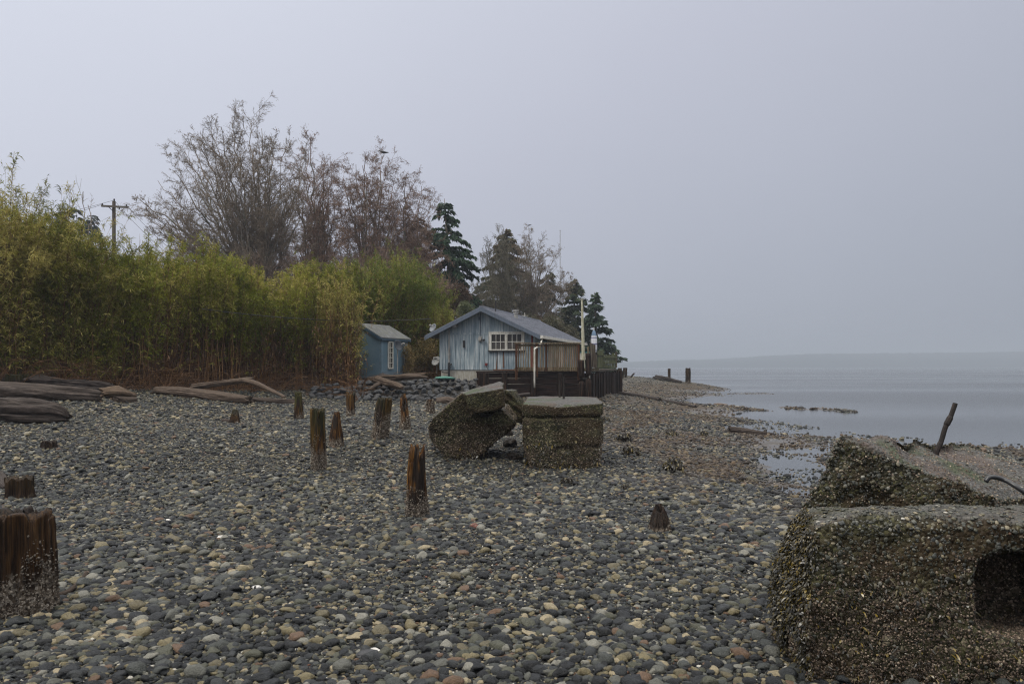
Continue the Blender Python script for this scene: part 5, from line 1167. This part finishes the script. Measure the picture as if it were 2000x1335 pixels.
def bare_tree(label, base, tips, Y, r0, mb, mt, rng, grav=0., lev=3, nch=(11, 8, 6), rtw=.013, catk=1.0, dY=3.0, mid=None, spread=.55, clump=.085, low=None, fmin=.36):
    b = P(base[0], base[1], Y); b[2] = float(gz(b[0:1], b[1:2])[0]); root = thing('bare_tree', label, 'tree', b)
    st = []
    for i, tp in enumerate(tips):
        e = P(tp[0], tp[1], Y + (rng.uniform(-dY, dY) if i else 0))
        s0 = b + (P(base[0], base[1], Y) - b) * 0 + rng.normal(size=3) * [.25, .25, 0]
        v = e - s0; m1 = s0 + v * .4 + np.array([-v[0] * .16, -v[1] * .16, abs(v[0]) * .14]); m2 = s0 + v * .72 + np.array([-v[0] * .08, -v[1] * .08, abs(v[0]) * .10])
        st.append(([s0 - (0, 0, .3), s0 + v * .12 + np.array([-v[0]*.07, 0, 0]), m1, m2, e], r0 * (1 if i == 0 else rng.uniform(.5, .8)), .02))
    (B0, B1, R0, R1), (T0, T1, Q0, Q1), tp = grow(st, rng, lev, spread, nch, grav=grav, rtw=rtw, fmin=fmin)
    big = R0 > .045; o = np.array(root.location)
    V, Fc = segs(B0[big] - o, B1[big] - o, R0[big], R1[big], 6); part('trunk', mesh('trunk', V, Fc, None, True), mb, root)
    V1, F1 = segs(B0[~big] - o, B1[~big] - o, R0[~big], R1[~big], 3); V2, F2 = segs(T0 - o, T1 - o, Q0, Q1, 3); V, Fc = merge((V1, F1), (V2, F2))
    tone = rng.random(len(V) // 6)
    part('crown', mesh('crown', V, Fc, {'tone': np.repeat(tone, 6)}), mt, root)
    nc = int(len(tp) * catk)
    if nc:
        i = rng.integers(0, len(tp), nc); p = tp[i] + rng.normal(size=(nc, 3)) * .10 - o; dd = rng.normal(size=(nc, 3)) * .5 + [0, 0, -.8]
        Vl, Fl, tl = leaves(p, dd, rng.uniform(.6, 1.6, nc) * clump, rng.uniform(.25, .5, nc) * clump * .55, rng.random(nc), rng, .1)
        part('seed_heads', mesh('seed_heads', Vl, Fl, {'tone': tl}), mt, root, 'stuff')
    return root
rg = np.random.default_rng(77)
def fan(base, outline, inner, rng, k_=.93):
    outline = [(base[0] + (x - base[0]) * (k_ + .04), base[1] + (y - base[1]) * k_) for x, y in outline]
    o = [(x + rng.normal() * 5, y + rng.normal() * 5) for x, y in outline]
    for _ in range(inner):
        k = rng.integers(0, len(outline) - 1); t = rng.random(); x = outline[k][0] * (1 - t) + outline[k + 1][0] * t; y = outline[k][1] * (1 - t) + outline[k + 1][1] * t; f = rng.uniform(.68, .97)
        o.append((base[0] + (x - base[0]) * f, base[1] + (y - base[1]) * f))
    return o
O1 = [(462,205),(515,222),(400,226),(352,262),(558,265),(592,305),(258,372),(302,326),(330,300),(430,214),(490,210),(612,360),(300,440),(540,250),(375,250),(262,400), (320,380)]
bare_tree('widest multi-stemmed bare tree with a fan of pale stems left of centre', (505, 590), fan((505, 590), sorted(O1), 26, rg, .92), 60, .25, M_bark1, M_twig['grey_brown'], rg, .05, 3, (9, 9, 9), .010, .10, 4, None, .66, .085, None, .42)
bare_tree('upright bare tree with a single leader behind the wide multi-stemmed tree', (622, 590), [(606,270)] + fan((622, 590), [(578,330),(588,292),(606,272),(630,290),(648,322),(655,370)], 6, rg), 67, .22, M_bark2, M_twig['red_brown'], rg, .06, 3, (9, 9, 9), .010, .22, 3, None, .7)
bare_tree('tall bare tree with a rounded reddish crown and a bird on top', (716, 575), [(750,303), (714,306)] + fan((716, 575), [(650,440),(656,380),(668,338),(690,308),(714,302),(744,306),(772,338),(782,380),(788,430)], 9, rg), 64, .24, M_bark1, M_twig['red_brown'], rg, .12, 3, (10, 9, 10), .010, .35, 3, None, .78)
bare_tree('drooping reddish bare tree left of the dark spruce', (770, 590), [(795,336)] + fan((770, 590), [(748,410),(766,366),(795,338),(820,352),(843,390),(856,435),(850,485),(852,525)], 8, rg), 66, .2, M_bark1, M_twig['red_brown'], rg, .15, 3, (10, 9, 10), .010, .35, 3, None, .78)
bare_tree('greenish bare tree with arching limbs behind the cottage ridge', (985, 640), [(975,462)] + fan((985, 640), [(905,595),(915,548),(930,495),(952,468),(985,456),(1008,475)], 9, rg), 80, .24, M_bark3, M_twig['olive_brown'], rg, .04, 3, (10, 9, 8), .012, .4, 3, None, .6)
bare_tree('pale bare tree with a broad fine crown, rightmost of the leafless trees', (1038, 640), [(1033,444)] + fan((1038, 640), [(1000,490),(1015,460),(1035,449),(1058,460),(1080,485),(1094,514),(1103,548),(1118,545),(1103,592)], 10, rg), 83, .22, M_bark1, M_twig['grey_brown'], rg, .07, 3, (10, 9, 8), .011, .2, 3, None, .72)
bare_tree('thin bare sapling poking above the bamboo left of the utility pole', (166, 560), [(162,375),(172,400)], 45, .05, M_bark2, M_twig['grey_brown'], rg, 0, 2, (7, 3), .01, 0, .4)

# ---- conifers
def conifer(label, apex, ybase, hw, Y, mleaf, mb, rng, dens=1.0, droop=.25, ragged=.35, pw=.85, start=.0, bsz=(.28, .6), bare=0., name='conifer', cat='tree', whorl=.55, gap=0.):
    a = P(apex[0], apex[1], Y); b = P(apex[0] + (apex[2] if len(apex) > 2 else 0), ybase, Y); zb = float(gz(b[0:1], b[1:2])[0]); Hh = a[2] - zb; R = hw / F * Y
    root = thing(name, label, cat, (b[0], Y, zb)); o = np.array([b[0], Y, zb]); ax = np.array([a[0] - b[0], 0, Hh])
    V, Fc = tube([(0, 0, -.3), ax * .5, ax], [max(.1, R * .09), R * .055, .02], 8); part('trunk', mesh('trunk', V, Fc, None, True), mb, root)
    S0, S1 = [], []; z = start
    zvis = max(0.02, (b[2] - zb) / Hh)
    while z < .985:
        rad = R * (1 - z) ** pw * (1 / (1 - zvis) ** pw); k = rng.integers(1, 4)
        for j in range(k):
            if rng.random() < gap: continue
            an = rng.uniform(0, 2 * pi); L = max(.25, rad * rng.uniform(1 - ragged, 1 + ragged * .45)); s = ax * z
            e = s + np.array([cos(an) * L, sin(an) * L, -L * droop * rng.uniform(.5, 1.5) + L * .10])
            m1 = (s + e) / 2 + np.array([0, 0, L * .10]); S0 += [s, m1]; S1 += [m1, e]
        z += whorl * .42 / Hh * rng.uniform(.3, 1.7)
    S0, S1 = np.array(S0), np.array(S1); n = len(S0)
    V, Fc = segs(S0, S1, np.full(n, .035), np.full(n, .015), 3); part('boughs', mesh('boughs', V, Fc), mb, root)
    ln = np.linalg.norm(S1 - S0, axis=1); cnt = np.maximum(3, ln * 18 * dens).astype(int); i = np.repeat(np.arange(n), cnt); N = len(i); f = rng.random(N)[:, None]
    outer = (np.arange(n) % 2 == 1)[i]
    p = S0[i] + (S1[i] - S0[i]) * f; d = (S1[i] - S0[i]) / ln[i][:, None]
    side = np.cross(d, [0, 0, 1.]) * rng.choice([-1, 1], N)[:, None]; wd = np.where(outer, 1 - f[:, 0] * .7, .45)
    dd = d * .7 + side * rng.uniform(.2, 1.1, N)[:, None] + np.array([0, 0, -.35]) * rng.random(N)[:, None] + rng.normal(size=(N, 3)) * .2
    L = rng.uniform(*bsz, N) * (.6 + .5 * wd)
    cl = fbm(p * .5, 2, 4) * .35
    tone = np.clip(.45 + cl + rng.normal(size=N) * .16, 0, 1)
    if bare: tone = np.clip(tone + bare * sst(p[:, 2] / Hh, .55, .95), 0, 1)
    Vl, Fl, tl = leaves(p + rng.normal(size=(N, 3)) * .06, dd, L, L * rng.uniform(.13, .24, N), tone, rng, .22)
    part('crown', mesh('crown', Vl, Fl, {'tone': tl}), mleaf, root); return root
M_spruce = leaf_mat('spruce_needles', [(0, (0.009, 0.022, 0.011)), (.5, (0.025, 0.057, 0.028)), (1, (0.057, 0.105, 0.048))], .1)
M_fir = leaf_mat('grey_fir_needles', [(0, (0.021, 0.036, 0.021)), (.5, (0.047, 0.075, 0.045)), (1, (0.092, 0.128, 0.077))], .1)
M_mixfir = leaf_mat('browning_fir_needles', [(0, (0.016, 0.029, 0.014)), (.45, (0.040, 0.060, 0.028)), (.7, (0.075, 0.072, 0.038)), (1, (0.100, 0.062, 0.034))], .1)
M_rust = leaf_mat('rusty_needles', [(0, (.03, .016, .010)), (.5, (.078, .042, .026)), (1, (.145, .088, .055))], .15)
M_pineg = leaf_mat('dull_pine_needles', [(0, (.016, .02, .012)), (.5, (.04, .045, .026)), (1, (.085, .075, .045))], .1)
M_hazyfir = leaf_mat('distant_fir_needles', [(0, (.02, .026, .022)), (1, (.06, .07, .058))], .1)
rg = np.random.default_rng(55)
conifer('dark green spruce with drooping boughs, tallest behind the cottage left roof slope', (868,388,22), 612, 88, 70, M_spruce, M_bark2, rg, 4.2, .34, .34, .62, .08, (.25, .6), gap=.04)
conifer('reddish-brown dying conifer in front of the drooping bare tree', (815,416,0), 590, 74, 68, M_rust, M_bark2, rg, 2.2, .55, .3, .6, .05, (.2, .5), name='dying_conifer')
conifer('narrow brown ivy-clad dead conifer right of the wide multi-stemmed tree', (618,398,0), 560, 36, 70, M_rust, M_bark2, rg, 2.6, .4, .25, .3, .05, (.2, .45), name='dying_conifer')
conifer('broad conifer with a rusty tip behind the greenish bare tree', (990,445,4), 640, 92, 86, M_mixfir, M_bark2, rg, 4.2, .3, .25, .7, .05, (.3, .65), .5)
conifer('ragged dull pine showing gaps among the rightmost leafless branches', (1072,528,-8), 640, 52, 88, M_pineg, M_bark2, rg, 3.4, .25, .6, .45, .15, (.3, .65), 0, gap=.2, whorl=.7)
conifer('dense dark conifer behind the flagpole, taller of the pair by the water', (1121,543,2), 672, 54, 92, M_mixfir, M_bark2, rg, 4.5, .2, .28, .7, .03, (.3, .7))
conifer('slim grey-green spire conifer, rightmost tree by the water', (1161,570,6), 694, 50, 88, M_fir, M_bark2, rg, 4.5, .12, .28, .85, .03, (.3, .65))
for (ap, yb, hw, l) in (((150,402,0), 560, 36, 'hazy dark conifer, left of three behind the far bamboo'), ((178,415,0), 560, 34, 'hazy dark conifer, middle of three behind the far bamboo'), ((122,398,0), 560, 40, 'broadest hazy conifer behind the tall left bamboo sprays')):
    conifer(l, ap, yb, hw, 120, M_hazyfir, M_bark2, rg, .8, .2, .3, .6, .25, (.7, 1.4), whorl=1.0)
# ---- shrubs: small-leaved bushes with stems
def shrub(label, px, py, wpx, hpx, Y, m, rng, n=9000, L=(.07, .16), name='shrub', stems=26, nb=9, cat='shrub'):
    c = P(px, py, Y); zb = float(gz(c[0:1], c[1:2])[0]); W_, Hh = wpx / F * Y / 2, hpx / F * Y; base = c[2] - Hh / 2
    zb = min(zb, base); root = thing(name, label, cat, (c[0], Y, zb)); o = np.array([c[0], Y, zb])
    bl = rng.normal(size=(nb, 3)) * [.42 * W_, .35 * W_, .26 * Hh]; bl[:, 2] += base + Hh * .5 - zb; br = rng.uniform(.35, .62, nb) * min(W_, Hh / 1.6)
    i = rng.integers(0, nb, n); u = rng.normal(size=(n, 3)); u /= np.linalg.norm(u, axis=1, keepdims=True); p = bl[i] + u * (br[i] * rng.uniform(.35, 1.15, n) ** .6)[:, None]
    p += rng.normal(size=(n, 3)) * .08; k = (p[:, 2] > base - zb - .2); p, u = p[k], u[k]; n = len(p)
    tone = np.clip(.45 + fbm(p * 1.6, 3, 8) * .4 + rng.normal(size=n) * .15, 0, 1)
    Vl, Fl, tl = leaves(p, u + rng.normal(size=(n, 3)) * .7, rng.uniform(*L, n), rng.uniform(.25, .4, n) * L[0], tone, rng, .3)
    part('crown', mesh('crown', Vl, Fl, {'tone': tl}), m, root)
    j = rng.integers(0, nb, stems); s0 = np.stack([rng.normal(size=stems) * W_ * .25, rng.normal(size=stems) * W_ * .2, np.zeros(stems)], 1); e = bl[j] + rng.normal(size=(stems, 3)) * .25 * W_
    V, Fc = segs(s0, e, np.full(stems, .02), np.full(stems, .006), 4); part('stem', mesh('stem', V, Fc), M_bark2, root); return root
M_sh1 = leaf_mat('olive_bush_leaves', [(0, (0.051, 0.043, 0.016)), (.45, (0.127, 0.101, 0.035)), (.75, (0.220, 0.155, 0.062)), (1, (0.338, 0.227, 0.109))])
M_sh2 = leaf_mat('pale_bush_leaves', [(0, (.06, .075, .035)), (.5, (.12, .135, .07)), (1, (.20, .20, .12))])
M_sh3 = leaf_mat('dull_bush_leaves', [(0, (.05, .05, .03)), (.5, (.10, .095, .06)), (1, (.16, .14, .095))])
M_sh4 = leaf_mat('brown_thicket_leaves', [(0, (.035, .022, .015)), (.5, (.08, .052, .036)), (1, (.13, .095, .068))])
shrub('brownish shrub filling the gap between shed and cottage', 822, 698, 66, 96, 41, M_sh1, rg, 9000, (.07, .15))
shrub('small brown shrub in front of the shed right wall', 792, 700, 26, 50, 37.6, M_sh1, rg, 1800, (.05, .11), stems=12, nb=5)
shrub('reddish bramble bank behind the green bamboo and above the cottage eave', 888, 590, 50, 70, 52, M_sh4, rg, 5000, (.10, .2))
shrub('pale green bush just left of the cottage gable peak', 908, 612, 36, 40, 50, M_sh2, rg, 3000, (.08, .16))
shrub('grey-green bush behind the right roof slope', 1076, 640, 60, 40, 62, M_sh3, rg, 5000, (.10, .2))
shrub('low dull bush behind the roof edge near the flagpole', 1112, 655, 44, 30, 66, M_sh3, rg, 3000, (.10, .2))
shrub('dark red bush behind the flue vent', 1045, 628, 26, 26, 66, M_sh4, rg, 1500, (.10, .2))
# brown understorey under the bare trees
def understorey():
    rng = rg; n = 14000; px = rng.uniform(270, 900, n); Y = rng.uniform(56, 76, n); top = np.interp(px, [270, 400, 620, 660, 780, 850, 900], [490, 500, 500, 520, 500, 530, 595])
    py = top + (610 - top) * rng.random(n) ** .7 + 26 * fbm(np.stack([px / 22, Y / 4, px * 0], 1), 3, 9); X = (px - CX) / F * Y; z = H - (py - HY) / F * Y
    p = np.stack([X, Y, z], 1); k = z > gz(X, Y); p = p[k]; n = len(p); d = rng.normal(size=(n, 3)) + [0, 0, .8]
    d /= np.linalg.norm(d, axis=1, keepdims=True); L = rng.uniform(.5, 1.6, n)[:, None]
    V, Fc = segs(p, p + d * L, np.full(n, .014), np.full(n, .006), 3)
    tag(part('undergrowth', mesh('undergrowth', V, Fc, {'tone': np.repeat(rng.random(n), 6)}), M_twig['red_brown'], None, 'stuff'), 'brown twiggy undergrowth under the bare trees behind the bamboo', 'undergrowth')
understorey()
# ---- utility pole, wires, birds, mast
r = thing('utility_pole', 'wooden utility pole with one crossarm rising behind the bamboo', 'utility pole', (P(222, 560, 56)[0], 56, float(gz(np.array([-28.]), np.array([56.]))[0])))
M_polew = bark('pole_wood', (.05, .04, .032), (.12, .10, .08), (.10, .09, .07)); M_dk = paint('insulator', (.02, .02, .022), .4)
q0, q1 = P(222, 620, 56), P(222.5, 393, 56); q0[2] = r.location[2] - .3
MB().tube([q0, q1], [.17, .12], 10).wbuild('shaft', M_polew, r)
MB().beam(P(198, 402, 55.8), P(250, 404.5, 55.8), .10, .13).wbuild('crossarm', M_polew, r)
MB().beam(P(211, 403, 55.75), P(221, 412, 55.8), .03, .05).wbuild('brace', M_dk, r)
for x, y in ((200, 400), (247, 402), (223, 391), (233, 407)): q = P(x, y, 55.8); MB().tube([q + (0, 0, -.06), q + (0, 0, .04), q + (0, 0, .12)], [.04, .06, .03], 8).wbuild('insulator', M_dk, r)
def wire(label, a, b, sag, rad=.012):
    a, b = np.array(a), np.array(b); pts = [a + (b - a) * t - np.array([0, 0, sag * 4 * t * (1 - t)]) for t in np.linspace(0, 1, 25)]
    V, Fc = tube(pts, rad, 5); tag(part('overhead_wire', mesh('overhead_wire', V, Fc, None, True), M_dk), label, 'wire', 'overhead wires')
wire('overhead wire from the pole top to the far left', P(222, 391, 55.8), P(-120, 425, 75), .8)
wire('overhead wire from the left crossarm insulator to the far left', P(200, 399, 55.8), P(-120, 440, 74), .8)
wire('overhead wire sloping down right from the pole top', P(223, 391, 55.8), P(420, 560, 50), .5)
wire('overhead wire sloping down right from the crossarm', P(247, 401, 55.8), P(440, 560, 51), .5)
wire('sagging cable crossing the bamboo above the shed to the cottage', P(395, 603, 30.5), P(842, 622, 38.5), .25, .016)
def bird(label, at, s):
    root = at; rows = [(-.5,.02,.0),(-.3,.06,.0),(0,.14,.02),(.25,.13,.08),(.36,.08,.14),(.46,.085,.19),(.54,.05,.19),(.64,.012,.17)]; V = []; Fc = []; n = 10
    for x, r_, z in rows:
        for k in range(n): a = 2*pi*k/n; V.append((x*s, r_*s*cos(a), (z + r_*sin(a))*s))
    for i in range(len(rows)-1):
        for k in range(n): Fc.append((i*n+k, i*n+(k+1) % n, (i+1)*n+(k+1) % n, (i+1)*n+k))
    for sg in (-1, 1): b_ = len(V); V += [(.2*s, sg*.12*s, .12*s), (.05*s, sg*.15*s, .1*s), (-.55*s, sg*.05*s, .03*s), (-.1*s, sg*.13*s, -.02*s)]; Fc.append((b_, b_+1, b_+2, b_+3))
    for sg in (-1, 1): v_, f_ = tube([(.02*s, sg*.05*s, -.1*s), (.0, sg*.05*s, -.26*s)], .012*s, 5); b_ = len(V); V += [tuple(v) for v in v_]; Fc += [tuple(j+b_ for j in f) for f in f_]
    o = part('bird', mesh('bird', V, Fc, None, True), M_dk); o.location = at; tag(o, label, 'bird'); return o
bird('black bird perched on the top twig of the tall rounded bare tree', P(750, 298, 64), .75).rotation_euler = (0, 0, pi)
bird('tiny black bird at the top of the rightmost leafless tree', P(1033, 440, 83), .45)
r = thing('radio_mast', 'hair-thin mast rising above the rightmost leafless tree', 'mast', (P(1094, 450, 90)[0], 90, 1.5))
q = P(1094, 449, 90); MB().tube([(q[0], 90, 1.5), q], [.05, .03], 6).wbuild('shaft', M_metal, r); MB().beam(q - (.12, 0, .1), q + (.12, 0, -.1), .02, .02).wbuild('aerial', M_metal, r)
